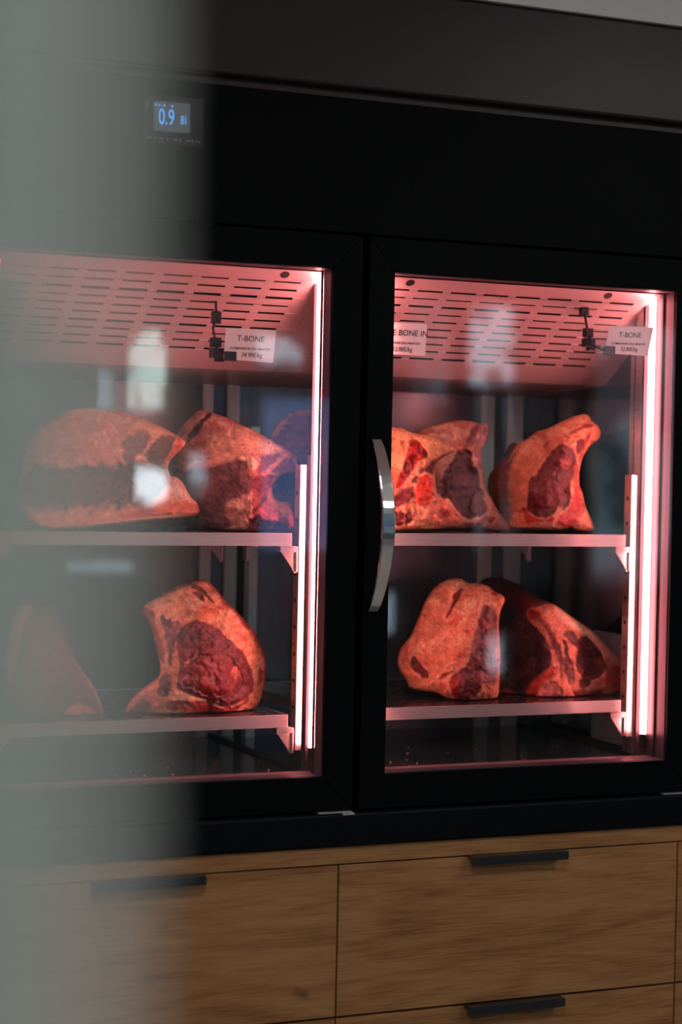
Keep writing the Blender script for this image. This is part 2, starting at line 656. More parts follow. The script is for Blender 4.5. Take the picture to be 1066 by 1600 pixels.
# ------------------------------------------------------------------ shelves
def shelf(name, x0, x1, z, label, yf=.098):
    t = thing(name, label, 'shelf', group=None)
    pr = [(yf, z), (yf, z-.0245), (yf+.014, z-.0245), (yf+.014, z-.0225), (yf+.002, z-.0225), (yf+.002, z)]
    bm = bmesh.new()
    lo = [bm.verts.new((x0, p[0], p[1])) for p in pr]
    hi = [bm.verts.new((x1, p[0], p[1])) for p in pr]
    bm.faces.new(lo)
    bm.faces.new(hi[::-1])
    for k in range(6):
        bm.faces.new((lo[k], hi[k], hi[(k+1) % 6], lo[(k+1) % 6]))
    obj('front_lip', bm, STEELH, t, .0004)
    boxo('side_lip', (x0, x0+.002, yf+.003, .585, z-.020, z), STEELH, t)
    boxo('side_lip', (x1-.002, x1, yf+.003, .585, z-.020, z), STEELH, t)
    boxo('rear_lip', (x0+.003, x1-.003, .583, .585, z-.020, z), STEELH, t)
    boxo('shelf_deck', (x0+.002, x1-.002, yf+.002, .583, z-.004, z-.0008), TRAYM, t)
    for (xe, s) in ((x1, 1), (x0, -1)):
        for yy in (yf+.004, .52):
            zb = z-.0245
            xa = xe-s*.022
            xb = xe+s*.014
            # hooked bracket: arm, gusset and back flange in one profile
            pr = [(xa, zb-.0005), (xb, zb-.0005), (xb, zb-.052), (xb-s*.006, zb-.052), (xb-s*.011, zb-.042), (xa+s*.004, zb-.013), (xa, zb-.012)]
            bm = bmesh.new()
            f_ = [bm.verts.new((p[0], yy+.003, p[1])) for p in pr]
            b_ = [bm.verts.new((p[0], yy+.006, p[1])) for p in pr]
            bm.faces.new(f_)
            bm.faces.new(b_[::-1])
            for q in range(len(pr)):
                bm.faces.new((f_[q], b_[q], b_[(q+1) % len(pr)], f_[(q+1) % len(pr)]))
            br_ = obj('shelf_bracket', bm, STEEL, t, .0006)
            boxo('bracket_arm', (*sorted((xa, xb-s*.004)), yy-.002, yy+.020, zb-.012, zb-.0008), STEEL, br_, .0006)
            boxo('bracket_flange', (*sorted((xb-s*.0035, xb)), yy-.002, yy+.020, zb-.050, zb-.0008), STEEL, br_, .0006)
    return t


ZU, ZL = -.1115, -.4535
shelf('fridge_shelf', .816, 1.3790, ZU-.0015, 'upper steel shelf behind the left glass door')
shelf('fridge_shelf', 1.4600, 2.1225, ZU, 'upper steel shelf behind the right glass door with the handle')
shelf('fridge_shelf', .816, 1.3780, ZL-.007, 'lower steel shelf behind the left glass door')
shelf('fridge_shelf', 1.4600, 2.1200, ZL, 'lower steel shelf behind the right glass door with the handle')

# ------------------------------------------------------------------ meat
def meat_material(name, rough, spec, veins, vein_col, bump, coat=0.0, stretch=(1, 1, 1), streak=0.0):
    m = mat(name, (.5, .2, .2), rough, 0, spec)
    b = m.node_tree.nodes['Principled BSDF']
    at = N(m, 'ShaderNodeAttribute')
    at.attribute_name = 'Col'
    tc = N(m, 'ShaderNodeTexCoord')
    mp = N(m, 'ShaderNodeMapping')
    mp.inputs['Scale'].default_value = stretch
    mp.inputs['Rotation'].default_value = (0, R(-35), 0)
    L(m, tc.outputs['Object'], mp.inputs[0])
    nz = N(m, 'ShaderNodeTexNoise')
    nz.inputs['Scale'].default_value = 150
    nz.inputs['Detail'].default_value = 6
    nz.inputs['Roughness'].default_value = .65
    nz.inputs['Distortion'].default_value = .8
    L(m, mp.outputs[0], nz.inputs['Vector'])
    # thin meandering veins where the noise crosses its middle
    n2 = N(m, 'ShaderNodeTexNoise')
    n2.inputs['Scale'].default_value = 62
    n2.inputs['Detail'].default_value = 5
    n2.inputs['Roughness'].default_value = .6
    n2.inputs['Distortion'].default_value = 1.2
    L(m, mp.outputs[0], n2.inputs['Vector'])
    sb = N(m, 'ShaderNodeMath', operation='SUBTRACT')
    sb.inputs[1].default_value = .5
    L(m, n2.outputs['Fac'], sb.inputs[0])
    ab = N(m, 'ShaderNodeMath', operation='ABSOLUTE')
    L(m, sb.outputs[0], ab.inputs[0])
    vr = N(m, 'ShaderNodeMapRange')
    vr.interpolation_type = 'SMOOTHSTEP'
    vr.inputs['From Min'].default_value = .0
    vr.inputs['From Max'].default_value = .040
    vr.inputs['To Min'].default_value = veins
    vr.inputs['To Max'].default_value = 0
    L(m, ab.outputs[0], vr.inputs['Value'])
    # veins appear in patches
    n3 = N(m, 'ShaderNodeTexNoise')
    n3.inputs['Scale'].default_value = 28
    n3.inputs['Detail'].default_value = 2
    L(m, mp.outputs[0], n3.inputs['Vector'])
    pr = N(m, 'ShaderNodeMapRange')
    pr.inputs['From Min'].default_value = .42
    pr.inputs['From Max'].default_value = .62
    L(m, n3.outputs['Fac'], pr.inputs['Value'])
    pm = N(m, 'ShaderNodeMath', operation='MULTIPLY')
    L(m, vr.outputs[0], pm.inputs[0])
    L(m, pr.outputs[0], pm.inputs[1])
    mx = N(m, 'ShaderNodeMix', data_type='RGBA')
    L(m, pm.outputs[0], mx.inputs[0])
    vscale = N(m, 'ShaderNodeMapRange')
    vscale.inputs['From Min'].default_value = .25
    vscale.inputs['From Max'].default_value = .75
    vscale.inputs['To Min'].default_value = .62
    vscale.inputs['To Max'].default_value = 1.34
    L(m, nz.outputs['Fac'], vscale.inputs['Value'])
    sc = N(m, 'ShaderNodeVectorMath', operation='SCALE')
    L(m, at.outputs['Color'], sc.inputs[0])
    L(m, vscale.outputs[0], sc.inputs['Scale'])
    L(m, sc.outputs[0], mx.inputs[6])
    mx.inputs[7].default_value = (*vein_col, 1)
    L(m, mx.outputs[2], b.inputs['Base Color'])
    bp = N(m, 'ShaderNodeBump')
    bp.inputs['Strength'].default_value = bump
    bp.inputs['Distance'].default_value = .004
    L(m, nz.outputs['Fac'], bp.inputs['Height'])
    L(m, bp.outputs[0], b.inputs['Normal'])
    rr = N(m, 'ShaderNodeMapRange')
    rr.inputs['To Min'].default_value = rough-.12
    rr.inputs['To Max'].default_value = rough+.15
    L(m, nz.outputs['Fac'], rr.inputs['Value'])
    L(m, rr.outputs[0], b.inputs['Roughness'])
    return m


M_FAT = meat_material('beef_fat', .33, .6, .45, (.46, .06, .03), 1.0)
M_LEAN = meat_material('beef_lean', .30, .6, .45, (.55, .14, .09), .35)
M_CRUST = meat_material('dry_aged_crust', .48, .45, .45, (.42, .20, .12), .8)
M_BONE = meat_material('beef_bone', .42, .4, .30, (.16, .02, .02), .4)
KM = {'fat': M_FAT, 'lean': M_LEAN, 'crust': M_CRUST, 'bone': M_BONE}
KN = {'fat': 'fat_cap', 'lean': 'lean_muscle', 'crust': 'dried_crust', 'bone': 'rib_bone'}
C_FAT = (.92, .42, .22)
C_FATP = (.92, .66, .42)
C_FATB = (.50, .22, .12)
C_LEAN = (.11, .006, .007)
C_RED = (.33, .010, .007)
C_MAUVE = (.13, .026, .034)
C_CRUST = (.075, .022, .018)
C_BONE = (.30, .09, .08)
C_PINK = (.72, .27, .18)


def poly_sd(P, X, Y):
    """signed distance, negative inside"""
    P = np.asarray(P, float)
    n = len(P)
    d = np.full(X.shape, 1e9)
    ins = np.zeros(X.shape, bool)
    for i in range(n):
        a, b = P[i], P[(i+1) % n]
        ex, ey = b-a
        wx, wy = X-a[0], Y-a[1]
        t = np.clip((wx*ex+wy*ey)/max(ex*ex+ey*ey, 1e-9), 0, 1)
        d = np.minimum(d, (wx-ex*t)**2+(wy-ey*t)**2)
        c = ((a[1] > Y) != (b[1] > Y))
        with np.errstate(divide='ignore', invalid='ignore'):
            xi = (b[0]-a[0])*(Y-a[1])/((b[1]-a[1]) if b[1] != a[1] else 1e-9)+a[0]
        ins ^= (c & (X < xi))
    d = np.sqrt(d)
    return np.where(ins, -d, d)


def nearest_on(P, x, y):
    best = None
    n = len(P)
    for i in range(n):
        ax, ay = P[i]
        bx, by = P[(i+1) % n]
        ex, ey = bx-ax, by-ay
        t = max(0, min(1, ((x-ax)*ex+(y-ay)*ey)/max(ex*ex+ey*ey, 1e-9)))
        qx, qy = ax+t*ex, ay+t*ey
        d = (qx-x)**2+(qy-y)**2
        if best is None or d < best[0]:
            best = (d, qx, qy)
    return best[1], best[2]


def smooth_poly(P, it=2):
    P = [tuple(p) for p in P]
    for _ in range(it):
        Q = []
        for i in range(len(P)):
            a, b = P[i], P[(i+1) % len(P)]
            Q.append((a[0]*.78+b[0]*.22, a[1]*.78+b[1]*.22))
            Q.append((a[0]*.22+b[0]*.78, a[1]*.22+b[1]*.78))
        P = Q
    return P


def tps(ctrl, X, Y):
    """smooth thin-plate interpolation of (u, v, t) control points"""
    c = np.array(ctrl, float)
    n = len(c)
    def k(r2):
        return np.where(r2 > 0, .5*r2*np.log(r2+1e-12), 0)
    s = 100.0
    A = np.zeros((n+3, n+3))
    u, v = c[:, 0]/s, c[:, 1]/s
    A[:n, :n] = k((u[:, None]-u)**2+(v[:, None]-v)**2)+np.eye(n)*1e-3
    A[:n, n:] = np.stack([np.ones(n), u, v], 1)
    A[n:, :n] = A[:n, n:].T
    w = np.linalg.solve(A, np.concatenate([c[:, 2], [0, 0, 0]]))
    out = w[n]+w[n+1]*X/s+w[n+2]*Y/s
    for i in range(n):
        out = out+w[i]*k((X/s-u[i])**2+(Y/s-v[i])**2)
    return out


def meat(name, label, outline, ctrl, regions, base, y0, depth, zshelf, step=1.6, lump=.004,
         round_px=16, round_t=.018, seed=0, taper=.82, bumps=(), group=None):
    """outline: traced contour. ctrl: relief control points (u,v,t metres back).
    regions: (kind, colour, polygon, raise) painted tissue areas. bumps: extra relief."""
    out = smooth_poly(outline)
    us = [p[0] for p in out]
    vs = [p[1] for p in out]
    gu = np.arange(min(us)-step, max(us)+step*1.5, step)
    gv = np.arange(min(vs)-step, max(vs)+step*1.5, step)
    X, Y = np.meshgrid(gu, gv)
    sd = poly_sd(out, X, Y)
    keep = sd <= step*.35
    # cells
    cell = keep[:-1, :-1] & keep[1:, :-1] & keep[:-1, 1:] & keep[1:, 1:]
    used = np.zeros_like(keep)
    used[:-1, :-1] |= cell
    used[1:, :-1] |= cell
    used[:-1, 1:] |= cell
    used[1:, 1:] |= cell
    # boundary vertices = used vertices touching a missing cell
    full = np.zeros_like(keep)
    cp = np.pad(cell, 1)
    full = cp[:-1, :-1] & cp[1:, :-1] & cp[:-1, 1:] & cp[1:, 1:]
    bd = used & ~full
    for (i, j) in zip(*np.nonzero(bd)):
        X[i, j], Y[i, j] = nearest_on(out, X[i, j], Y[i, j])
        sd[i, j] = 0
    d_in = np.clip(-sd, 0, None)
    # noise field
    h, w = X.shape
    def fld(scale, off, oct_=4):
        F = np.zeros((h, w))
        for i in range(h):
            for j in range(w):
                if used[i, j]:
                    F[i, j] = noise.fractal(Vector((X[i, j]/scale+off, Y[i, j]/scale, off*.37)), 1.0, 2.0, oct_)
        return F
    n1 = fld(34, seed*7.1+1)
    n2 = fld(9, seed*3.3+5, 3)
    n3 = fld(19, seed*1.9+11, 5)
    # colours
    Cc = np.zeros((h, w, 3))
    Cc[:] = base[1]
    if base[0] == 'fat':
        cs_, ss_ = math.cos(-.95+seed*.13), math.sin(-.95+seed*.13)
        fs = np.zeros((h, w))
        for (i, j) in zip(*np.nonzero(used)):
            uu = X[i, j]*cs_+Y[i, j]*ss_
            vv = -X[i, j]*ss_+Y[i, j]*cs_
            fs[i, j] = noise.fractal(Vector((uu/52.0+n1[i, j]*.9, vv/11.0+n1[i, j]*2.0, seed*4.4)), .9, 2.0, 5)
        st_ = np.clip(-.05+1.5*fs+.5*n1, 0, 1)[..., None]*.75
        Cc = Cc*(1-st_)+np.array((.62, .12, .055))*st_
        hi_ = np.clip(.0-1.5*fs+.5*n2, 0, 1)[..., None]*.6
        Cc = Cc*(1-hi_)+np.array(C_FATP)*hi_
    kind = np.full((h, w), 0)
    kinds = [base[0]]
    raise_ = np.zeros((h, w))
    wob = n1*2.6+n2*2.2+n3*2.0
    for rg in regions:
        kd, col, pg = rg[:3]
        rz = rg[3] if len(rg) > 3 else .0
        soft = rg[4] if len(rg) > 4 else 1.6
        s = poly_sd(smooth_poly(pg, 2), X, Y)+wob*(rg[5] if len(rg) > 5 else 1)
        if soft < 2.6 and kd in ('lean', 'crust') and col[0] < .45:
            # pale membrane that runs round every cut muscle
            rim = np.clip(1-np.abs(s-1.6)/1.7, 0, 1)[..., None]*np.clip(.75+2*n3, 0, 1)[..., None]*.75
            Cc = Cc*(1-rim)+np.array((.92, .50, .34))*rim
        a = np.clip(.5-s/(2*soft), 0, 1)
        a = a*a*(3-2*a)
        Cc = Cc*(1-a[..., None])+np.array(col)*a[..., None]
        if kd not in kinds:
            kinds.append(kd)
        kind = np.where(a > .5, kinds.index(kd), kind)
        sm = np.clip(-s/7, -.15, 1)
        raise_ = np.where(s < 1.0, rz*np.clip(sm, 0, 1), raise_)
    # broad tone variation of the tissue itself (patchy drying)
    tone = 1+.35*n1+.22*n2+.18*n3
    Cc = Cc*tone[..., None]
    # muscle fibre bundles: long thin streaks across the lean
    fib = np.zeros((h, w))
    ca_, sa_ = math.cos(.9+seed*.6), math.sin(.9+seed*.6)
    for (i, j) in zip(*np.nonzero(used)):
        uu = X[i, j]*ca_+Y[i, j]*sa_
        vv = -X[i, j]*sa_+Y[i, j]*ca_
        fib[i, j] = noise.fractal(Vector((uu/30.0+n1[i, j]*.8, vv/4.5+n1[i, j]*2.2, seed*2.2)), .9, 2.0, 4)
    isl = np.isin(kind, [k_ for k_, nm in enumerate(kinds) if nm in ('lean', 'bone')])
    fpos = (np.clip(fib*1.8-.45, 0, 1)*isl)[..., None]*.6
    Cc = Cc*(1-fpos)+(Cc*.35+np.array((.50, .12, .075))*.65)*fpos
    fneg = (np.clip(-fib*1.6-.1, 0, 1)*isl)[..., None]*.6
    Cc = Cc*(1-fneg*.6)
    # fine torn creases, darker red, following the noise ridges
    cre = np.clip(1-np.abs(n3-.05*n2)/.030, 0, 1)*np.clip(.5+2.2*n1, 0, 1)
    crs = cre[..., None]*.80
    Cc = Cc*(1-crs)+Cc*np.array((.34, .10, .09))*crs
    Cc = np.clip(Cc, 0, .95)
    T = tps(ctrl, X, Y)
    q = np.clip(1-d_in/round_px, 0, 1)
    T = T+round_t*(1-np.sqrt(np.clip(1-q*q, 0, 1)))
    T = T-lump*(n1*.9+n2*.45+n3*.5)*np.clip(d_in/6, 0, 1)-raise_+.0035*cre*np.clip(d_in/6, 0, 1)
    for (bu, bv, br, bh) in bumps:
        T = T-bh*np.exp(-((X-bu)**2+(Y-bv)**2)/(br*br))
    cu = sum(us)/len(us)
    cv = sum(vs)/len(vs)
    c0 = U(cu, cv, y0)
    dr = c0-CAM
    dr[2] = 0
    dr /= np.linalg.norm(dr)
    base_pt = np.array([c0[0], y0, zshelf])
    idx = -np.ones((h, w), int)
    verts = []
    cols = []
    vd = []
    for (i, j) in zip(*np.nonzero(used)):
        p = U(X[i, j], Y[i, j], y0)
        q3 = p+dr*T[i, j]
        # keep silhouettes: scale a little about the eye line so depth does not shift the contour
        q3 = CAM+(p-CAM)*(1+T[i, j]/np.linalg.norm(p-CAM))
        if q3[2] < zshelf+.0015:
            q3[2] = zshelf+.0015
        idx[i, j] = len(verts)
        verts.append(q3)
        cols.append(Cc[i, j])
        vd.append(d_in[i, j])
    nF = len(verts)
    # back surface: same layout, moved along the body's own axis and tapered
    cF = np.mean(np.array(verts), 0)
    tmin = min(v_[1] for v_ in verts)
    back = []
    bcol = np.array({'fat': C_FATB, 'crust': C_CRUST}.get(base[0], C_FATB))
    for k in range(nF):
        p = verts[k]
        rel = p-cF
        q3 = cF+rel*np.array([taper, .15, taper])
        q3[2] = max(q3[2]-(1-taper)*.5*max(cF[2]-zshelf, 0), zshelf+.0015)
        rr = min(vd[k]/30.0, 1)
        q3 = q3+dr*(depth*(.80+.20*math.sqrt(max(0, 1-(1-rr)**2))))
        back.append(q3)
    allv = verts+back
    faces = []
    fk = []
    hh, ww = cell.shape
    edge_count = {}
    for i in range(hh):
        for j in range(ww):
            if cell[i, j]:
                a, b, c, d = idx[i, j], idx[i, j+1], idx[i+1, j+1], idx[i+1, j]
                faces.append((a, d, c, b))
                ks = [kind[i, j], kind[i, j+1], kind[i+1, j+1], kind[i+1, j]]
                fk.append(max(set(ks), key=ks.count))
                faces.append((a+nF, b+nF, c+nF, d+nF))
                fk.append(0)
                for (p_, q_) in ((a, b), (b, c), (c, d), (d, a)):
                    key = (min(p_, q_), max(p_, q_))
                    edge_count[key] = edge_count.get(key, [])+[(p_, q_)]
    # side walls in a few rings
    nring = 5
    ring_idx = {}
    bverts = set()
    for key, l_ in edge_count.items():
        if len(l_) == 1:
            bverts.update(key)
    for k in bverts:
        ids = [k]
        for r in range(1, nring):
            s = r/nring
            p = np.array(allv[k])*(1-s)+np.array(allv[k+nF])*s
            off = (p-cF)
            off[1] = 0
            nn = np.linalg.norm(off)+1e-6
            lump_ = noise.fractal(Vector((p[0]*22+seed, p[1]*22, p[2]*22)), 1, 2, 3)*.006
            puff = .0
            p = p+off/nn*(lump_*math.sin(math.pi*s)+puff)
            p[2] = max(p[2], zshelf+.0015)
            ids.append(len(allv))
            allv.append(p)
            s2 = s**.6
            cols_k = np.array(cols[k])*(1-s2)+bcol*s2
            ring_idx[(k, r)] = cols_k
        ids.append(k+nF)
        ring_idx[k] = ids
    colall = [tuple(c) for c in cols]+[tuple(bcol)]*nF
    tmp = []
    for k in bverts:
        for r in range(1, nring):
            tmp.append((ring_idx[k][r], ring_idx[(k, r)]))
    tmp.sort(key=lambda t: t[0])
    colall += [tuple(t[1]) for t in tmp]
    for key, l_ in edge_count.items():
        if len(l_) == 1:
            p_, q_ = l_[0]
            A, B = ring_idx[p_], ring_idx[q_]
            for r in range(nring):
                faces.append((A[r], B[r], B[r+1], A[r+1]))
                fk.append(0)
    V = np.array(allv)-base_pt
    # global smooth normals
    Nn = np.zeros_like(V)
    Fa = np.array(faces)
    e1 = V[Fa[:, 2]]-V[Fa[:, 0]]
    e2 = V[Fa[:, 3]]-V[Fa[:, 1]]
    fn = np.cross(e1, e2)
    # orientation check: front faces should look at the camera
    if fn[0] @ (c0-CAM) > 0:
        Fa = Fa[:, ::-1]
        fn = -fn
    for c in range(4):
        np.add.at(Nn, Fa[:, c], fn)
    Nn /= (np.linalg.norm(Nn, axis=1, keepdims=True)+1e-12)
    root = thing(name, label, 'beef cut', group=group)
    root.location = Vector(base_pt)
    fk = np.array(fk)
    CA = np.clip(np.array(colall), 0, 1)
    for ki, kd in enumerate(kinds):
        sel = Fa[fk == ki]
        if len(sel) == 0:
            continue
        uq, inv = np.unique(sel, return_inverse=True)
        inv = inv.reshape(sel.shape)
        me = bpy.data.meshes.new(KN[kd])
        me.from_pydata([tuple(v) for v in V[uq]], [], [tuple(int(a) for a in f) for f in inv])
        ca = me.color_attributes.new('Col', 'FLOAT_COLOR', 'POINT')
        cc = np.ones((len(uq), 4))
        cc[:, :3] = CA[uq]
        ca.data.foreach_set('color', cc.ravel())
        me.materials.append(KM[kd])
        me.polygons.foreach_set('use_smooth', [True]*len(me.polygons))
        me.normals_split_custom_set_from_vertices([tuple(n) for n in Nn[uq]])
        o = bpy.data.objects.new(KN[kd], me)
        COL.objects.link(o)
        o.parent = root
    return root


def cr(x0, y0, s):
    """helper: polygon given in a magnified crop -> photo pixels"""
    return lambda pts: [(x0+a/s, y0+b/s) for (a, b) in pts]


# --- lower left bay: rib piece with the large round eye
c = cr(190, 890, 4.442)
meat('beef_rib_piece', 'large cut with round deep red eye on the lower shelf behind the left door', c([
    (20, 1003), (55, 915), (110, 850), (175, 810), (235, 775), (262, 740), (270, 650), (245, 560), (215, 430), (180, 340), (135, 295),
    (142, 258), (250, 190), (370, 115), (470, 85), (560, 65), (620, 90), (700, 190), (800, 290), (935, 440), (990, 560),
    (1010, 700), (985, 820), (960, 930), (880, 1003), (800, 1018), (600, 1018), (400, 1010), (230, 1008), (120, 1005)]),
    [(200, 1110, .03), (230, 950, .03), (250, 920, .06), (290, 1000, .0), (320, 905, .05), (360, 940, .035), (400, 1000, .035), (415, 1060, .05),
     (400, 1105, .03), (300, 1100, 0), (260, 1100, .0), (340, 1020, -.006)],
    [
     ('crust', (.30, .06, .04), c([(560, 55), (640, 90), (720, 200), (820, 300), (950, 440), (1030, 600), (1030, 760), (985, 800), (985, 620), (925, 480), (830, 360), (740, 270), (640, 150)]), 0, 4),
     ('crust', (.20, .05, .04), c([(250, 185), (370, 110), (480, 75), (500, 110), (370, 140), (260, 215)]), 0, 3),
     ('bone', C_BONE, c([(130, 295), (145, 262), (215, 268), (240, 360), (290, 560), (308, 655), (272, 660), (245, 540), (205, 400)]), .002),
     ('bone', C_PINK, c([(235, 300), (255, 330), (330, 540), (320, 560), (270, 440)]), .002, 1.2, .4),
     ('lean', C_MAUVE, c([(262, 335), (290, 310), (312, 350), (335, 325), (350, 370), (400, 335), (412, 400), (378, 480), (352, 600), (345, 690), (312, 640), (335, 560), (290, 420)]), -.002, 1.6, .6),
     ('lean', C_LEAN, c([(395, 430), (440, 375), (520, 348), (600, 368), (690, 425), (750, 490), (830, 550), (888, 640), (918, 760), (922, 840), (870, 900), (790, 945), (700, 965), (600, 915), (450, 862), (385, 832), (372, 790), (400, 730), (395, 600), (380, 520)]), .003, 1.8, .7),
     ('lean', (.20, .005, .006), c([(440, 640), (540, 590), (680, 580), (790, 640), (850, 750), (800, 850), (650, 890), (480, 830), (400, 790), (420, 720)]), .003, 9, 1.6),
     ('lean', (.10, .010, .014), c([(430, 400), (520, 365), (610, 385), (700, 450), (760, 520), (700, 560), (560, 540), (430, 560), (400, 480)]), .003, 8, 1.5),
     ('fat', C_PINK, c([(430, 640), (520, 596), (528, 606), (440, 662)]), 0, 1.0, .8),
     ('fat', C_PINK, c([(380, 780), (470, 725), (480, 738), (400, 790)]), 0, 1.0, .8),
     ('fat', C_PINK, c([(745, 700), (800, 660), (815, 700), (800, 770), (780, 750)]), 0, 1.6, .8),
     ('lean', (.30, .02, .015), c([(308, 915), (420, 903), (600, 918), (700, 968), (800, 945), (880, 900), (900, 880), (850, 940), (740, 1000), (600, 1002), (430, 980), (325, 970)]), 0, 1.8, .6),
     ('lean', C_MAUVE, c([(235, 815), (300, 708), (345, 740), (355, 800), (320, 880), (250, 880)]), 0, 2.5),
     ('lean', C_RED, c([(955, 660), (978, 690), (975, 780), (940, 825), (948, 740)]), 0, 1.2, .5),
     ('lean', (.62, .16, .09), c([(785, 422), (850, 450), (880, 500), (850, 508), (800, 465)]), 0, 1.6, .6),
     ('crust', (.22, .03, .02), c([(505, 90), (540, 110), (600, 180), (660, 243), (625, 225), (560, 155), (470, 125)]), -.003, 1.4, .5),
     ('crust', (.22, .04, .03), c([(480, 150), (530, 150), (575, 200), (580, 235), (550, 210), (510, 175)]), -.002, 1.4, .5),
     ('fat', C_FATP, c([(420, 870), (600, 905), (560, 915), (400, 900), (330, 905), (340, 885)]), .001, 1.6, .5),
     ('bone', (.62, .30, .22), c([(60, 915), (115, 850), (210, 800), (230, 860), (235, 960), (200, 1000), (40, 1000)]), 0, 3),
     ('lean', C_MAUVE, c([(50, 960), (110, 900), (190, 900), (200, 960), (120, 995), (50, 995)]), 0, 4),
     ],
    ('fat', C_FAT), .150, .26, ZL-.007, seed=1, lump=.006)

# --- far left, half hidden by the blurred column
c = cr(0, 860, 3.553)
meat('beef_rib_piece', 'dark cut with orange fat stripe, lower left shelf, behind the blurred pillar', c([
    (-60, 955), (-70, 650), (10, 560), (60, 400), (90, 300), (150, 280), (230, 300), (330, 320), (375, 480), (440, 640), (520, 740), (568, 850), (585, 940), (370, 952), (100, 955)]),
    [(0, 1120, .05), (40, 950, .06), (100, 950, .04), (60, 1050, 0), (120, 1060, 0), (160, 1120, .02)],
    [('fat', C_FAT, c([(30, 620), (70, 400), (95, 300), (200, 295), (130, 420), (90, 620), (60, 760)]), .003, 3),
     ('fat', C_PINK, c([(360, 870), (470, 845), (540, 900), (575, 940), (370, 950)]), .002, 3),
     ('fat', C_PINK, c([(390, 590), (400, 590), (520, 735), (575, 860), (585, 930), (570, 930), (550, 850), (500, 755)]), .001, 1.6, .7),
     ('lean', C_MAUVE, c([(330, 400), (370, 560), (470, 700), (530, 800), (470, 840), (330, 860), (250, 600)]), 0, 6)],
    ('crust', (.15, .05, .04)), .170, .24, ZL-.007, seed=2, step=2.4)

# --- lower right bay, left piece
c = cr(610, 890, 2.733)
meat('beef_loin_piece', 'tall cut wrapped in orange fat on the lower right shelf, nearest the door handle', c([
    (28, 400), (38, 340), (90, 280), (120, 200), (160, 110), (200, 60), (250, 38), (300, 35), (335, 60), (370, 55), (420, 70), (440, 92), (480, 108), (492, 130),
    (468, 180), (462, 240), (472, 350), (468, 450), (462, 562), (380, 568), (300, 567), (240, 552), (200, 525), (80, 512), (68, 470), (40, 440)]),
    [(622, 1040, .13), (640, 980, .12), (680, 910, .10), (650, 1070, .09), (690, 1000, .045), (700, 1080, .03), (725, 1060, .0), (735, 1000, .0), (742, 940, .015), (760, 1000, .008),
     (785, 1090, .03), (780, 940, .02), (760, 915, .03), (760, 1080, .008)],
    [('lean', C_MAUVE, c([(243, 500), (262, 460), (300, 430), (335, 402), (350, 330), (362, 260), (385, 190), (400, 150), (440, 160), (458, 200), (452, 300), (458, 450), (445, 505), (400, 480), (380, 530), (330, 560), (280, 558)]), -.001, 1.6, .5),
     ('lean', C_LEAN, c([(380, 195), (405, 155), (440, 165), (455, 210), (448, 330), (440, 400), (400, 420), (350, 420), (360, 330)]), 0, 6),
     ('lean', C_RED, c([(245, 480), (265, 455), (300, 440), (300, 480), (290, 545), (260, 530)]), 0, 4),
     ('bone', C_PINK, c([(458, 215), (470, 240), (478, 340), (470, 440), (462, 440), (462, 330)]), .001, 1.2, .4),
     ('lean', (.35, .03, .03), c([(440, 90), (470, 105), (455, 112), (430, 108)]), 0, 1.2, .4),
     ('crust', (.16, .03, .025), c([(85, 380), (105, 368), (125, 402), (160, 432), (165, 465), (130, 458), (92, 425)]), -.003, 1.3, .5),
     ('crust', (.20, .03, .02), c([(262, 102), (312, 76), (302, 112), (275, 155), (240, 215), (232, 200), (272, 140)]), -.004, 1.3, .5),
     ('lean', (.38, .06, .04), c([(205, 465), (230, 437), (285, 428), (245, 452), (215, 475)]), -.003, 1.3, .5),
     ('fat', C_PINK, c([(395, 480), (440, 500), (462, 560), (380, 565), (400, 520)]), 0, 2),
     ('fat', (.80, .42, .22), c([(40, 420), (75, 480), (90, 515), (200, 525), (260, 560), (240, 520), (150, 490), (80, 460), (50, 400)]), .0, 3),
     ],
    ('fat', C_FAT), .150, .15, ZL, seed=3, lump=.0085, round_px=20, round_t=.022)

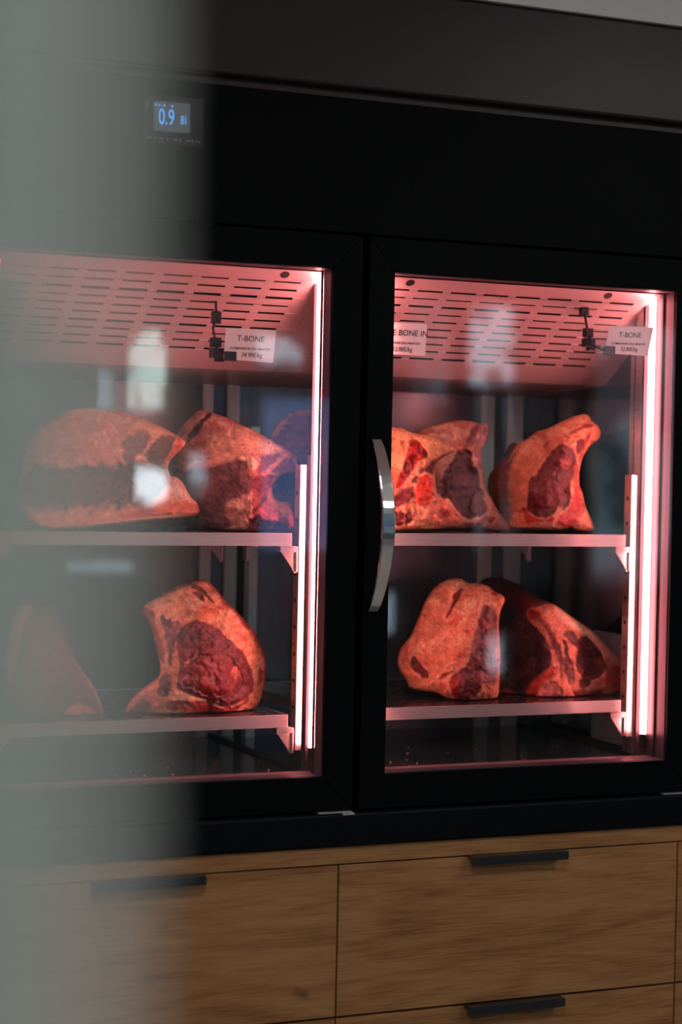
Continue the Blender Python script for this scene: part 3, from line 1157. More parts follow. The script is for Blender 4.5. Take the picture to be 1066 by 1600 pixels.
# --- lower right bay, right piece
meat('beef_rib_piece', 'dark ribbed cut sloping down to the right rail on the lower right shelf', c([
    (375, 52), (420, 33), (470, 33), (540, 58), (620, 120), (690, 140), (760, 190), (820, 230), (880, 270), (950, 350), (1018, 408), (1036, 450),
    (1012, 553), (900, 562), (700, 560), (640, 563), (590, 548), (560, 562), (430, 562), (420, 480), (440, 300), (440, 120), (420, 80)]),
    [(750, 905, .24), (790, 905, .20), (820, 960, .06), (770, 1000, .13), (800, 1040, .10), (790, 1085, .09), (850, 1040, .02), (880, 1000, .0), (840, 945, .03), (930, 1010, .02),
     (985, 1060, .05), (975, 1090, .03), (900, 1085, -.01), (850, 1085, .0)],
    [('crust', (.04, .013, .016), c([(450, 150), (560, 190), (650, 300), (680, 400), (640, 470), (560, 520), (450, 540)]), 0, 3),
     ('lean', (.16, .02, .018), c([(520, 60), (600, 120), (640, 150), (590, 200), (545, 160), (480, 110)]), 0, 5),
     ('fat', (.74, .30, .18), c([(572, 182), (600, 163), (690, 140), (760, 188), (820, 228), (880, 268), (950, 348), (1020, 408), (1040, 450), (1015, 555), (900, 562), (640, 562), (580, 545), (592, 495), (662, 440), (688, 400), (682, 330), (640, 262), (600, 222)]), .004, 1.6, .7),
     ('fat', C_FATP, c([(690, 150), (760, 195), (880, 280), (950, 360), (1015, 420), (1005, 440), (930, 380), (850, 290), (740, 230)]), .001, 2.5),
     ('bone', C_RED, c([(575, 180), (610, 170), (640, 190), (615, 212), (590, 205)]), .003, 2),
     ('bone', C_BONE, c([(640, 200), (690, 260), (738, 360), (738, 425), (715, 410), (700, 350), (670, 270), (630, 215)]), -.001, 1.6, .5),
     ('bone', C_PINK, c([(625, 235), (640, 240), (700, 340), (730, 440), (725, 470), (700, 400), (670, 310)]), .001, 1.4, .5),
     ('lean', (.08, .010, .012), c([(738, 268), (782, 262), (797, 298), (832, 283), (862, 300), (932, 400), (905, 460), (862, 475), (812, 462), (788, 420), (803, 340), (762, 302)]), -.002, 1.6, .8),
     ('lean', (.11, .015, .018), c([(800, 472), (850, 465), (862, 490), (812, 508)]), 0, 1.6),
     ('lean', (.20, .025, .025), c([(768, 512), (860, 522), (930, 500), (900, 545), (800, 552)]), 0, 2),
     ('lean', C_MAUVE, c([(735, 300), (760, 340), (780, 420), (790, 470), (760, 500), (745, 430)]), 0, 2.5),
     ('lean', (.60, .08, .05), c([(932, 430), (980, 400), (1015, 440), (1005, 500), (930, 492), (900, 480)]), 0, 3),
     ('lean', (.62, .07, .04), c([(590, 495), (650, 440), (690, 410), (720, 440), (650, 480), (620, 545), (585, 545)]), 0, 3),
     ('bone', (.62, .24, .20), c([(645, 535), (665, 480), (732, 488), (742, 556), (652, 560)]), .002, 2),
     ('lean', C_RED, c([(940, 540), (1005, 500), (1015, 550), (950, 560)]), 0, 3),
     ('lean', (.32, .06, .09), c([(455, 525), (500, 500), (550, 540), (545, 565), (455, 565)]), .002, 3),
     ],
    ('crust', (.07, .018, .02)), .185, .20, ZL, seed=4, lump=.005)

# --- upper right bay, front left ragged loin
c = cr(600, 640, 5.33)
meat('beef_loin_piece', 'ragged bright red and orange loin on the upper right shelf beside the chrome handle', 
     [(418, 760), (415, 705), (428, 665), (455, 642), (500, 636), (560, 650)] + c([
      (20, 130), (80, 150), (150, 150), (220, 190), (390, 220), (480, 265), (560, 300), (610, 330), (590, 352), (480, 400), (440, 440), (425, 520), (430, 600), (440, 690), (495, 745), (540, 735),
      (570, 780), (620, 850), (665, 905), (668, 945), (600, 975), (520, 985), (420, 1000), (300, 1000), (100, 1010)]) + [(600, 829), (470, 828), (430, 800)],
    [(420, 740, .16), (500, 700, .10), (480, 820, .08), (560, 660, .10), (612, 668, .05), (640, 700, .01), (620, 760, .02), (650, 740, .0), (690, 690, .02), (710, 702, .03),
     (650, 800, -.015), (700, 800, -.01), (720, 818, 0), (620, 820, -.01)],
    [('crust', (.25, .10, .07), [(415, 700), (455, 640), (540, 640), (590, 700), (580, 829), (440, 829)], 0, 8),
     ('fat', (.88, .50, .22), c([(60, 160), (180, 180), (400, 225), (560, 300), (600, 340), (480, 370), (360, 430), (280, 540), (180, 590), (60, 500)]), .001, 3),
     ('lean', C_RED, c([(95, 650), (125, 560), (190, 360), (225, 260), (265, 252), (320, 290), (380, 385), (340, 420), (290, 440), (230, 540), (170, 620), (110, 672)]), -.002, 1.6, .8),
     ('lean', C_LEAN, c([(120, 640), (170, 500), (215, 400), (250, 430), (220, 530), (160, 620)]), 0, 4),
     ('lean', C_LEAN, c([(320, 320), (375, 360), (370, 400), (310, 400)]), 0, 3),
     ('crust', C_CRUST, c([(205, 590), (240, 555), (290, 535), (285, 625), (230, 620)]), -.006, 2),
     ('crust', (.16, .05, .04), c([(290, 540), (350, 480), (440, 400), (560, 350), (590, 360), (500, 400), (430, 470), (420, 560), (360, 520)]), -.004, 3),
     ('lean', (.70, .05, .02), c([(270, 620), (300, 560), (350, 505), (400, 560), (440, 690), (380, 770), (320, 800), (255, 770)]), .002, 3, 1.4),
     ('lean', C_MAUVE, c([(60, 720), (150, 660), (270, 630), (260, 760), (110, 820), (60, 800)]), 0, 4),
     ('lean', (.10, .012, .015), c([(60, 850), (160, 845), (245, 860), (265, 920), (200, 960), (100, 970), (60, 940)]), -.003, 2.5),
     ('fat', (.80, .30, .18), c([(430, 740), (560, 780), (660, 930), (560, 970), (430, 960), (380, 870)]), .003, 3),
     ('lean', (.50, .06, .05), c([(480, 840), (540, 800), (560, 860), (520, 920), (450, 900)]), -.001, 4, 2),
     ('fat', (.85, .42, .18), c([(110, 985), (240, 960), (380, 900), (420, 960), (330, 1005), (110, 1005)]), .002, 3, 1.5),
     ],
    ('fat', (.84, .42, .22)), .135, .10, ZU, seed=5, lump=.013, bumps=[(640, 790, 14, .008), (670, 800, 10, .008), (690, 812, 9, .006), (655, 770, 8, .006)])

# --- upper right bay, piece behind
meat('beef_rib_piece', 'pink-topped cut with dark hollow face between two others, upper right shelf', c([
    (100, 300), (250, 190), (340, 150), (480, 110), (620, 85), (720, 93), (780, 113), (850, 113), (872, 150), (862, 220), (832, 300), (803, 350), (822, 500), (842, 650),
    (905, 760), (965, 860), (1045, 960), (1055, 1010), (1000, 1032), (900, 1005), (800, 995), (650, 995), (300, 995), (200, 800)]),
    [(640, 690, .12), (700, 668, .06), (740, 658, .03), (762, 665, 0), (740, 700, .01), (700, 760, .03), (755, 760, .01), (700, 820, .02), (795, 830, -.01), (760, 820, -.01), (650, 820, .08)],
    [('lean', (.11, .035, .05), c([(600, 352), (640, 335), (720, 340), (742, 430), (790, 600), (830, 750), (870, 860), (760, 925), (660, 905), (560, 790), (450, 700), (470, 560), (560, 420)]), -.006, 2),
     ('lean', C_MAUVE, c([(680, 240), (762, 130), (802, 120), (782, 200), (742, 292), (672, 315)]), -.001, 3),
     ('bone', (.50, .22, .22), c([(800, 120), (850, 118), (870, 155), (850, 230), (800, 330), (820, 500), (790, 480), (750, 340), (800, 230)]), .002, 2),
     ('lean', (.22, .02, .03), c([(845, 150), (860, 160), (830, 220), (820, 200)]), 0, 1.2, .4),
     ('lean', (.22, .03, .03), c([(740, 700), (820, 700), (870, 850), (800, 860), (720, 880)]), 0, 4),
     ('fat', C_PINK, c([(830, 960), (900, 880), (960, 880), (1045, 970), (1040, 1025), (960, 1000)]), .003, 2),
     ('lean', C_RED, c([(865, 915), (930, 885), (915, 940), (870, 950)]), .002, 1.5, .5),
     ('bone', (.40, .13, .12), c([(650, 920), (760, 930), (840, 880), (880, 880), (830, 980), (660, 985)]), .001, 3),
     ],
    ('fat', (.80, .40, .30)), .265, .14, ZU, seed=6, lump=.003)

# --- upper right bay, right piece (pointed T-bone)
c = cr(760, 630, 5.33)
meat('beef_loin_piece', 'pointed cut with smooth fat back and deep red face, rightmost on the upper shelf', c([
    (200, 1045), (120, 980), (50, 860), (10, 720), (20, 600), (80, 520), (150, 450), (190, 340), (232, 322), (272, 338), (330, 300), (390, 258), (420, 230), (440, 232), (500, 218), (600, 168), (700, 120),
    (765, 98), (842, 88), (888, 158), (935, 190), (957, 240), (942, 300), (870, 342), (830, 400), (792, 480), (772, 600), (777, 690), (806, 750), (822, 850),
    (872, 960), (907, 1040), (890, 1072), (740, 1066), (700, 1020), (655, 1057), (400, 1052), (330, 1045), (280, 1050)]),
    [(765, 740, .20), (790, 800, .15), (800, 700, .15), (815, 800, .08), (820, 830, .05), (830, 730, .055), (850, 690, .07), (900, 655, .05), (825, 770, .03), (870, 700, .0), (860, 760, .0), (935, 670, .03),
     (890, 780, .0), (905, 740, .01), (925, 825, .0), (880, 825, -.01)],
    [('crust', (.20, .07, .035), c([(-20, 500), (200, 300), (280, 350), (230, 470), (180, 640), (200, 800), (215, 1050), (80, 1000)]), 0, 7),
     ('crust', (.07, .03, .02), c([(160, 440), (190, 335), (240, 320), (275, 340), (220, 410), (170, 480)]), 0, 2),
     ('fat', (.80, .36, .18), c([(200, 600), (260, 480), (420, 330), (440, 400), (300, 580), (270, 830), (215, 850)]), 0, 7),
     ('lean', (.5, .12, .09), c([(470, 360), (530, 300), (525, 330), (485, 372)]), 0, 2),
     ('lean', (.62, .04, .03), c([(285, 845), (330, 865), (400, 950), (480, 965), (560, 930), (600, 940), (700, 900), (722, 700), (760, 600), (772, 700), (802, 760), (815, 860), (830, 920), (780, 960), (720, 1000), (650, 1048), (400, 1052), (330, 1000)]), 0, 2),
     ('lean', (.10, .006, .008), c([(353, 650), (380, 612), (412, 612), (452, 530), (520, 440), (562, 380), (612, 333), (682, 350), (732, 390), (748, 450), (742, 560), (708, 650), (718, 750), (690, 850), (640, 882), (600, 870), (560, 932), (480, 962), (400, 942), (340, 892), (350, 760)]), -.002, 1.6, .6),
     ('lean', (.26, .018, .014), c([(590, 460), (640, 430), (690, 440), (700, 540), (620, 540)]), 0, 5, 2),
     ('lean', (.17, .009, .009), c([(480, 640), (600, 640), (650, 760), (600, 850), (450, 880), (400, 800)]), 0, 8, 2),
     ('lean', (.13, .02, .02), c([(745, 312), (790, 290), (822, 310), (818, 360), (790, 412), (745, 425), (750, 360)]), -.001, 1.5, .5),
     ('crust', (.32, .04, .03), c([(635, 298), (700, 240), (800, 190), (815, 168), (895, 178), (870, 205), (780, 222), (700, 268)]), -.002, 1.6, .5),
     ('lean', (.45, .03, .03), c([(850, 240), (872, 235), (840, 330), (810, 400), (790, 480), (775, 520), (790, 420), (830, 330)]), 0, 1.3, .5),
     ('fat', (.80, .40, .24), c([(350, 1000), (450, 985), (560, 1000), (600, 870), (620, 880), (600, 960), (570, 1010), (640, 1040), (400, 1045)]), .001, 2, 1.4),
     ('fat', (.75, .22, .14), c([(745, 500), (768, 600), (775, 690), (806, 760), (812, 900), (770, 955), (790, 860), (760, 760), (735, 700), (745, 600)]), .001, 2.5, 1),
     ('fat', (.82, .34, .22), c([(730, 1000), (830, 950), (872, 970), (905, 1050), (880, 1072), (745, 1064)]), .002, 2.5),
     ],
    ('fat', C_FAT), .165, .22, ZU, seed=7, lump=.005)

# --- upper left bay, right piece
c = cr(270, 620, 4.845)
meat('beef_loin_piece', 'brownish humped loin with ragged red bone end, upper left shelf beside the rail', c([
    (-20, 380), (40, 270), (80, 210), (150, 140), (210, 95), (262, 110), (302, 120), (400, 152), (520, 207), (640, 266), (760, 336), (860, 390), (940, 445), (948, 500), (932, 578), (830, 588), (782, 640),
    (750, 700), (762, 760), (810, 802), (882, 790), (902, 870), (942, 950), (922, 1003), (700, 1006), (440, 1016), (300, 1010), (200, 1000), (100, 980), (20, 700)]),
    [(275, 700, .16), (312, 640, .14), (290, 780, .10), (350, 650, .09), (330, 820, .05), (340, 730, .04), (400, 690, .04), (400, 740, .0), (450, 705, .03), (463, 720, .03), (380, 800, .01),
     (430, 800, -.01), (455, 820, -.01), (410, 760, .0)],
    [('crust', (.16, .07, .075), c([(-40, 560), (200, 545), (400, 492), (550, 452), (572, 560), (600, 640), (640, 700), (560, 762), (450, 790), (380, 830), (440, 1010), (300, 1015), (0, 1000)]), -.001, 4, 1.5),
     ('fat', (.78, .45, .30), c([(420, 230), (520, 260), (640, 290), (760, 345), (830, 400), (740, 450), (620, 440), (520, 430), (400, 480), (250, 530), (300, 420)]), .001, 8, 2.5),
     ('fat', C_FATP, c([(640, 330), (720, 330), (825, 395), (790, 430), (700, 440), (640, 400)]), .001, 4, 1.2),
     ('fat', (.92, .62, .42), c([(562, 450), (612, 447), (652, 500), (632, 553), (588, 562), (570, 520)]), .006, 1.4, .4),
     ('lean', (.15, .06, .12), c([(660, 450), (730, 440), (850, 450), (935, 470), (930, 570), (820, 585), (720, 560), (650, 560)]), -.001, 3, 2),
     ('fat', (.70, .36, .24), c([(700, 560), (760, 500), (850, 440), (880, 450), (800, 510), (730, 580)]), .002, 2, 1.5),
     ('crust', (.05, .02, .02), c([(100, 330), (180, 210), (270, 120), (310, 125), (250, 180), (170, 300), (110, 345)]), -.006, 2, .7),
     ('lean', (.25, .02, .018), c([(632, 580), (740, 590), (782, 602), (740, 660), (735, 760), (700, 820), (650, 860), (590, 900), (600, 700)]), -.003, 2, 1.2),
     ('lean', (.55, .07, .04), c([(600, 900), (660, 840), (720, 780), (740, 740), (770, 775), (830, 830), (900, 860), (940, 950), (920, 1005), (600, 1000)]), .002, 3, 1.6),
     ('fat', (.90, .38, .14), c([(720, 690), (745, 690), (755, 760), (830, 820), (900, 870), (880, 920), (800, 870), (740, 800)]), .003, 2.5, 1.6),
     ('lean', C_LEAN, c([(560, 920), (640, 900), (760, 930), (880, 960), (860, 990), (600, 985)]), -.003, 3, 2),
     ('fat', (.75, .40, .32), c([(380, 810), (450, 770), (560, 750), (600, 720), (590, 820), (480, 840), (420, 820)]), .001, 3, 1.6),
     ],
    ('fat', (.46, .22, .19)), .160, .24, ZU-.0015, seed=8, lump=.006, bumps=[(430, 815, 8, .006), (450, 800, 8, .006), (440, 785, 6, .005)])

# --- upper left bay, left piece
c = cr(100, 600, 4.845)
meat('beef_loin_piece', 'wide dried loin with orange rim, upper left shelf, partly behind the blurred pillar', c([
    (-250, 400), (-100, 260), (50, 195), (200, 178), (400, 200), (540, 240), (640, 278), (780, 343), (872, 400), (928, 440), (902, 482), (820, 560), (782, 622), (802, 700), (842, 698), (902, 740),
    (952, 850), (1012, 900), (1034, 970), (982, 1005), (700, 1030), (400, 1065), (100, 1100), (-200, 1110), (-350, 900), (-320, 600)]),
    [(60, 700, .12), (120, 645, .12), (200, 650, .08), (170, 700, .03), (240, 690, .02), (290, 692, .02), (200, 760, .05), (100, 760, .05), (265, 760, .03), (240, 800, -.01), (310, 800, -.01), (100, 820, 0)],
    [('crust', (.10, .05, .04), c([(-350, 640), (100, 600), (400, 610), (600, 560), (760, 620), (790, 700), (780, 800), (700, 880), (560, 900), (300, 930), (-350, 960)]), -.003, 9, 3.0),
     ('crust', (.24, .10, .08), c([(440, 480), (480, 400), (560, 345), (640, 362), (662, 420), (600, 520), (490, 600), (450, 560)]), -.002, 3, 1.4),
     ('crust', (.14, .06, .045), c([(600, 545), (640, 480), (700, 412), (800, 380), (852, 410), (820, 500), (760, 600), (680, 620)]), -.003, 2.5, 1.2),
     ('fat', (.90, .45, .22), c([(500, 330), (560, 290), (680, 300), (780, 350), (700, 400), (660, 400), (640, 350), (560, 335)]), .002, 2, 1),
     ('lean', (.60, .10, .06), c([(780, 350), (870, 400), (925, 440), (900, 470), (830, 540), (780, 590), (770, 570), (840, 480), (860, 410)]), .001, 2, 1),
     ('fat', (.90, .62, .45), c([(838, 705), (900, 745), (955, 855), (900, 890), (840, 860), (820, 780)]), .008, 2, .6),
     ('lean', (.62, .14, .08), c([(440, 1000), (560, 960), (760, 940), (850, 900), (890, 900), (1010, 905), (1034, 970), (980, 1005), (700, 1025), (440, 1040)]), .004, 2, 1.2),
     ('fat', (.80, .40, .24), c([(100, 1075), (400, 1030), (700, 1000), (980, 985), (980, 1000), (700, 1025), (400, 1060), (100, 1095)]), .005, 1.5, .5),
     ],
    ('fat', (.72, .32, .18)), .180, .26, ZU-.0015, seed=9, lump=.006, step=2.0)

# little scraps of meat on shelf and floor
def crumbs(name, label, pts, z, y):
    bm = bmesh.new()
    for (u, v) in pts:
        p = U(u, v, y)
        # intersect with the horizontal plane z
        D = p-CAM
        t = (z-CAM[2])/D[2]
        q = CAM+D*t
        r = random.uniform(.0010, .0024)
        mtx = Matrix.Translation(Vector((q[0], q[1], z+r*.6))) @ Matrix.Rotation(random.uniform(0, 3), 4, 'Z') @ Matrix.Diagonal((1.4, 1, .8, 1))
        bmesh.ops.create_icosphere(bm, subdivisions=1, radius=r, matrix=mtx)
    o = obj(name, bm, CRUMB)
    tag(o, label, 'crumbs', kind='stuff')


crumbs('meat_crumbs', 'tiny pale scraps scattered on the fridge floor behind the left door',
       [(183, 1212), (204, 1206), (214, 1215), (226, 1213), (270, 1211), (305, 1190), (318, 1180), (345, 1168), (262, 1200), (420, 1204), (405, 1190), (283, 1160)], -.572, .2)
crumbs('meat_crumbs', 'tiny pale scraps scattered on the fridge floor behind the right door',
       [(610, 1192), (635, 1188), (640, 1197), (652, 1193), (637, 1178), (700, 1177), (745, 1172), (872, 1166), (820, 1188), (638, 1168)], -.572, .2)

# ------------------------------------------------------------------ price cards and their clips
def price_card(corners, y, title, line, price, label, clip_label, tilt=0.0, arm=True):
    P4 = [U(a, b, y) for a, b in corners]      # tl tr br bl
    tl, tr_, br, bl = [Vector(p) for p in P4]
    xa = (tr_-tl).normalized()
    za = ((tl-bl)+(tr_-br)).normalized()
    na = xa.cross(za)                          # away from viewer (+y)
    if na.y < 0:
        na = -na
    t = thing('price_card', label, 'price card')
    bm = bmesh.new()
    ctr = (tl+tr_+br+bl)/4
    rr = .0022
    ring = []
    q = [tl, tr_, br, bl]
    for k in range(4):
        p, a, b = q[k], q[(k-1) % 4], q[(k+1) % 4]
        da, db = (a-p).normalized(), (b-p).normalized()
        for s in np.linspace(0, 1, 5):
            ang = s*math.pi/2
            ring.append(p+da*rr*(1-math.sin(ang))+db*rr*(1-math.cos(ang)))
    f_ = [bm.verts.new(p) for p in ring]
    b_ = [bm.verts.new(p+na*.0008) for p in ring]
    bm.faces.new(f_)
    bm.faces.new(b_[::-1])
    for k in range(len(ring)):
        bm.faces.new((f_[k], f_[(k+1) % len(ring)], b_[(k+1) % len(ring)], b_[k]))
    obj('card', bm, CARD, t)
    ux = xa
    uz = (za-xa*za.dot(xa)).normalized()
    mm = Matrix((ux, uz, -na)).transposed().to_4x4()
    W = (tr_-tl).length
    H = (tl-bl).length
    def put(s, size, fx, fz, sx=1, sh=0):
        loc = tl+ux*W*fx-uz*H*fz+za.normalized()*0-na*.0005+(bl-tl)*0
        # follow the card's slanted side
        loc = tl+(tr_-tl)*fx+(bl-tl)*fz-na*.0006
        text_mesh('printed_text', s, size, loc, mm, INK, t, sx=sx, shear=sh)
    put(title, H*.26, .50, .40, 1.0, .12)
    put(line, H*.105, .50, .67, .92, .1)
    put(price, H*.20, .54, .90, .86, .2)
    if arm:
        h = thing('card_clip', clip_label, 'card holder')
        bm = bmesh.new()
        # jaw biting the lower left corner
        c0 = bl+ux*.0125+uz*.006
        for (s0, s1) in ((-.0030, -.0010), (.0012, .0040)):
            vs_ = []
            for (dx, dz) in ((-.0125, -.009), (.0115, -.009), (.0115, .0085), (-.0125, .0085)):
                vs_.append(c0+ux*dx+uz*dz)
            a = [bm.verts.new(p+na*s0) for p in vs_]
            b = [bm.verts.new(p+na*s1) for p in vs_]
            bm.faces.new(a)
            bm.faces.new(b[::-1])
            for k in range(4):
                bm.faces.new((a[k], a[(k+1) % 4], b[(k+1) % 4], b[k]))
        obj('clip_jaw', bm, CLIPM, h)
        return t, h, bl, ux, uz, na
    return t


def block(bm, p, sx, sy, sz):
    box(bm, p[0]-sx, p[0]+sx, p[1]-sy, p[1]+sy, p[2]-sz, p[2]+sz)


def panel_z(y):
    return .388-(y-.052)*.6475


def arm_parts(h, pts_px, ys, attach):
    """jointed black arm from the ceiling panel down to the jaw"""
    P_ = [Vector(U(a, b, y)) for (a, b), y in zip(pts_px, ys)]
    bm = bmesh.new()
    tube(bm, [attach]+P_[:1]+P_[1:3], .0026, 10)
    tube(bm, P_[2:], .0030, 10)
    obj('clip_arm', bm, CLIPM, h, smooth=True)
    bm = bmesh.new()
    block(bm, P_[2], .010, .007, .009)
    block(bm, P_[2]+Vector((.002, 0, -.020)), .0125, .008, .009)
    block(bm, P_[2]+Vector((.008, 0, -.030)), .009, .006, .006)
    obj('clip_joint', bm, CLIPM, h, .002)
    bm = bmesh.new()
    block(bm, P_[0]+Vector((0, 0, -.004)), .009, .006, .012)
    obj('magnet_base', bm, CLIPM, h, .002)


t_, h_, bl, ux, uz, na = price_card([(353, 512), (431.5, 516), (427, 567), (350, 561)], .075, 'T-BONE', 'COMMANDEUR DAS AMARTINI', '54.90\u20ac/kg',
    'small white price card reading T-BONE behind the left glass door', 'black jointed clip holding the price card behind the left door')
arm_parts(h_, [(338, 493), (333, 513), (337, 535), (341, 553), (354, 560)], [.12, .11, .095, .085, .080], Vector((U(340, 484, .14)[0], .150, panel_z(.150))))
price_card([(586, 502), (667.5, 506.5), (664.5, 556), (583.5, 552)], .075, 'RIBEYE BONE IN', 'COMMANDEUR DAS AMARTINI', '52.90\u20ac/kg',
    'price card reading BONE IN, cut off by the left edge of the right door', '', arm=True)[1]['label'] = 'black clip behind the door frame holding the cut-off BONE IN price card'
t_, h_, bl, ux, uz, na = price_card([(953, 509), (1022, 511.5), (1012.5, 556), (944.5, 552)], .060, 'T-BONE', 'COMMANDEUR DAS AMARTINI', '52.90\u20ac/kg',
    'slanted price card reading T-BONE beside the light tube of the right door', 'black jointed clip holding the slanted price card near the right light tube')
arm_parts(h_, [(913, 482), (915, 497), (919, 520), (925, 538), (948, 549)], [.11, .10, .09, .08, .068], Vector((U(915, 478, .12)[0], .118, panel_z(.118))))

# ------------------------------------------------------------------ oak drawer base
W0, W1, W2 = .690, 1.4473, 2.2025
wt = boxo('worktop', (-.6, 3.2, -.002, .70, -.7320, -.7000), wood_mat('oak_worktop', 3.1), None, .0008)
tag(wt, 'narrow oak top edge under the black fridge, running above all the drawers', 'worktop')
DZ = [(-.7350, -1.0215), (-1.0262, -1.3130)]


def drawer_unit(x0, x1, label, seed, handles=True):
    t = thing('drawer_cabinet', label, 'drawer cabinet')
    bm = bmesh.new()
    box(bm, x0+.001, x1-.001, .020, .68, -1.335, -.7325)
    obj('carcass', bm, GASKET, t)
    for k, (zt, zb) in enumerate(DZ):
        bm = bmesh.new()
        box(bm, x0+.0016, x1-.0016, 0.0, .019, zb, zt)
        d = obj('drawer', bm, wood_mat('oak_front', seed+k*2.7), t, .0007)
        if handles:
            xc = (x0+x1)/2
            bm = bmesh.new()
            box(bm, xc-.1065, xc+.1065, -.026, .004, zt+.0008, zt+.0028)
            box(bm, xc-.1065, xc+.1065, -.026, -.0235, zt-.0135, zt+.0008)
            obj('drawer_handle', bm, CLIPM, d, .0004)
    bm = bmesh.new()
    box(bm, x0+.002, x1-.002, .06, .10, -1.4495, -1.335)
    obj('toe_kick', bm, BLACK, t)
    return t


drawer_unit(W0, W1, 'oak drawer unit at the left, partly hidden by the blurred pillar', 1.3)
drawer_unit(W1, W2, 'oak drawer unit in the middle with two black edge pulls', 5.9)
drawer_unit(W2, W2+.7557, 'oak drawer unit cut off by the right edge of the photo', 8.4)

# ------------------------------------------------------------------ soffit, room
GREY = noisy(mat('pale_grey_wall', (.80, .80, .79), .85), nscale=3, amt=.05)
GREEN = noisy(mat('grey_green_wall', (.21, .265, .235), .8), nscale=2, amt=.05)
ROOMW = noisy(mat('room_wall', (.32, .31, .29), .9), nscale=2, amt=.1)
FLOORT = noisy(mat('room_floor_tiles', (.22, .20, .18), .4), nscale=6, amt=.2)
bm = bmesh.new()
box(bm, -.8, 3.4, -.022, .70, .7190, .9104)
s_ = struct(obj('trim_1', bm, SOFFIT, None, .006))
struct(boxo('trim_2', (-.8, 3.4, .006, .70, .7042, .7188), GROOVE))
struct(boxo('wall_front', (-4.0, 9.0, .72, .84, -1.45, 1.25), GREY))
struct(boxo('trim_3', (-.8, 3.4, -.030, .72, .9106, 1.25), GREY))
struct(boxo('floor', (-4.0, 9.0, -7.0, .84, -1.55, -1.45), FLOORT))
struct(boxo('ceiling', (-4.0, 9.0, -7.0, .84, 1.25, 1.35), GREY))
struct(boxo('wall_left', (-4.1, -4.0, -7.0, .84, -1.45, 1.25), ROOMW))
struct(boxo('wall_right', (9.0, 9.1, -7.0, .84, -1.45, 1.25), ROOMW))

# near pillar that blurs over the left of the view
dpt = .315
ce = CAM+dpt*(_f+_r*(150-533)/FPX)
pm = boxo('wall_partition', (-1.2, float(ce[0])-.012, float(ce[1]), float(ce[1])+.09, -1.449, 1.249), GREEN)
struct(pm)
struct(boxo('trim_4', (float(ce[0])-.012, float(ce[0]), float(ce[1]), float(ce[1])+.09, -1.449, 1.249), noisy(mat('pale_edge_bead', (.86, .90, .85), .7), nscale=3, amt=.04), None, .001))

# rear wall of the room with windows (seen only mirrored in the glass)
YW = -6.0


def window_glow(name, col, strength, green=0.0, scale=5.0, hole=0.0):
    m = bpy.data.materials.new(name)
    m.use_nodes = True
    nt = m.node_tree
    for n in list(nt.nodes):
        nt.nodes.remove(n)
    o = nt.nodes.new('ShaderNodeOutputMaterial')
    e = nt.nodes.new('ShaderNodeEmission')
    tc = nt.nodes.new('ShaderNodeTexCoord')
    nz = nt.nodes.new('ShaderNodeTexNoise')
    nz.inputs['Scale'].default_value = scale
    nz.inputs['Detail'].default_value = 3
    # pane glow brightest in the middle, ragged edge, shaped to reflect as a rounded blob
    sub = nt.nodes.new('ShaderNodeVectorMath')
    sub.operation = 'MULTIPLY_ADD'
    sub.inputs[1].default_value = (2, 0, 2)
    sub.inputs[2].default_value = (-1, 0, -1)
    nt.links.new(tc.outputs['Generated'], sub.inputs[0])
    ln = nt.nodes.new('ShaderNodeVectorMath')
    ln.operation = 'LENGTH'
    nt.links.new(sub.outputs[0], ln.inputs[0])
    ma = nt.nodes.new('ShaderNodeMath')
    ma.operation = 'MULTIPLY_ADD'
    ma.inputs[1].default_value = -hole
    nt.links.new(ln.outputs['Value'], ma.inputs[0])
    nt.links.new(nz.outputs['Fac'], ma.inputs[2])
    cr_ = nt.nodes.new('ShaderNodeValToRGB')
    el = cr_.color_ramp.elements
    el[0].position = max(.0, .42-hole*.9)
    el[0].color = (col[0]*(1-green), col[1]*(1-green), col[2]*(1-green), 1)
    el[1].position = max(.05, .55-hole*.9)
    el[1].color = (*col, 1)
    nt.links.new(tc.outputs['Object'], nz.inputs['Vector'])
    nt.links.new(ma.outputs[0], cr_.inputs[0])
    nt.links.new(cr_.outputs[0], e.inputs[0])
    e.inputs[1].default_value = strength
    nt.links.new(e.outputs[0], o.inputs[0])
    return m


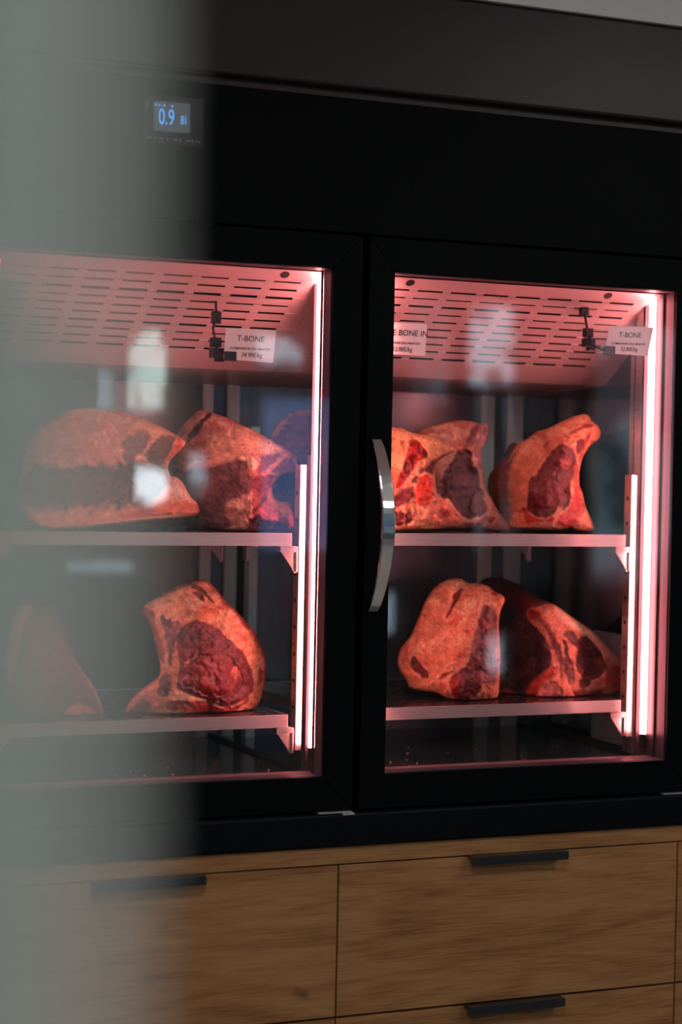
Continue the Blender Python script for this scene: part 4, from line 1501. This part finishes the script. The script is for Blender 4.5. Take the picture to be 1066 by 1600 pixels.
SKYW = window_glow('window_bright_sky', (.85, .95, 1.0), 10, .97, 7, .55)
SKYG = window_glow('window_garden', (.70, .95, .88), 6.0, .93, 8, .30)
SKYB = window_glow('window_blue', (.14, .24, .50), 2.6, .3, 1.5)
TEALGLOW = window_glow('window_teal', (.20, .29, .34), 2.4, .7, 3)
SKYP = window_glow('window_pale', (.50, .68, .80), 3.6, .85, 8, .22)
WINS = [  # x0,x1,z0,z1,material
    (2.91, 3.14, -.18, .06, SKYW),
    (2.86, 3.10, .30, .72, SKYG),
    (2.70, 2.82, .30, .52, SKYP),
    (3.20, 3.34, -.12, .10, SKYP),
    (3.60, 4.05, -.40, .40, SKYB),
    (3.56, 3.86, .54, .72, SKYP),
    (4.45, 4.72, .38, .95, TEALGLOW),
    (4.80, 5.14, .50, .95, SKYP),
    (4.86, 4.95, -.40, .46, TEALGLOW),  # narrow glowing pane added for a teal streak reflected in the glass
    (5.03, 5.12, -.40, .46, TEALGLOW),  # second added pane, for the neighbouring teal streak
    (2.55, 2.95, -.52, -.46, SKYP),
    (4.28, 4.42, -.85, -.62, SKYP),
    (4.95, 5.10, -1.1, -.85, SKYP),
    (5.6, 8.4, -.6, .9, TEALGLOW),
    (-3.2, .6, -.5, .8, TEALGLOW),
]
# wall built as a grid with real openings
xs = sorted(set([-4.0, 9.0]+[w[0] for w in WINS]+[w[1] for w in WINS]))
zs = sorted(set([-1.45, 1.25]+[w[2] for w in WINS]+[w[3] for w in WINS]))
bm = bmesh.new()
for a, b in zip(xs, xs[1:]):
    run = None
    for c_, d in zip(zs, zs[1:]):
        mx_, mz_ = (a+b)/2, (c_+d)/2
        hole = any(w[0] < mx_ < w[1] and w[2] < mz_ < w[3] for w in WINS)
        if not hole:
            if run is None:
                run = [c_, d]
            else:
                run[1] = d
        if hole and run:
            box(bm, a, b, YW-.15, YW, *run)
            run = None
    if run:
        box(bm, a, b, YW-.15, YW, *run)
struct(obj('wall_rear', bm, noisy(mat('rear_wall_dark', (.075, .085, .09), .8), nscale=1.2, amt=.4)))
for k, (a, b, c_, d, m) in enumerate(WINS):
    f = boxo('window_%d' % (k+1), (a+.001, b-.001, YW-.13, YW-.12, c_+.001, d-.001), m)
    struct(f)

# unseen fill lamps added under the ceiling to brighten the room
LAMP = mat('ceiling_lamp_diffuser', (1, 1, 1), .5, emis=(1, .97, .93), estr=20)
for k, (x, y) in enumerate(((.6, -2.0), (3.2, -2.0), (.6, -4.4), (3.2, -4.4))):
    t = thing('ceiling_lamp', ['square ceiling lamp above the camera', 'square ceiling lamp in front of the fridge, right side', 'square ceiling lamp at the rear left of the room', 'square ceiling lamp at the rear right of the room'][k], 'ceiling lamp')
    bm = bmesh.new()
    box(bm, x-.32, x+.32, y-.32, y+.32, 1.235, 1.2495)
    obj('lamp_housing', bm, GREY, t, .003)
    boxo('diffuser', (x-.28, x+.28, y-.28, y+.28, 1.228, 1.2345), LAMP, t)

w = bpy.data.worlds.new('world')
SC.world = w
w.use_nodes = True
w.node_tree.nodes['Background'].inputs[0].default_value = (.5, .62, .75, 1)
w.node_tree.nodes['Background'].inputs[1].default_value = .6
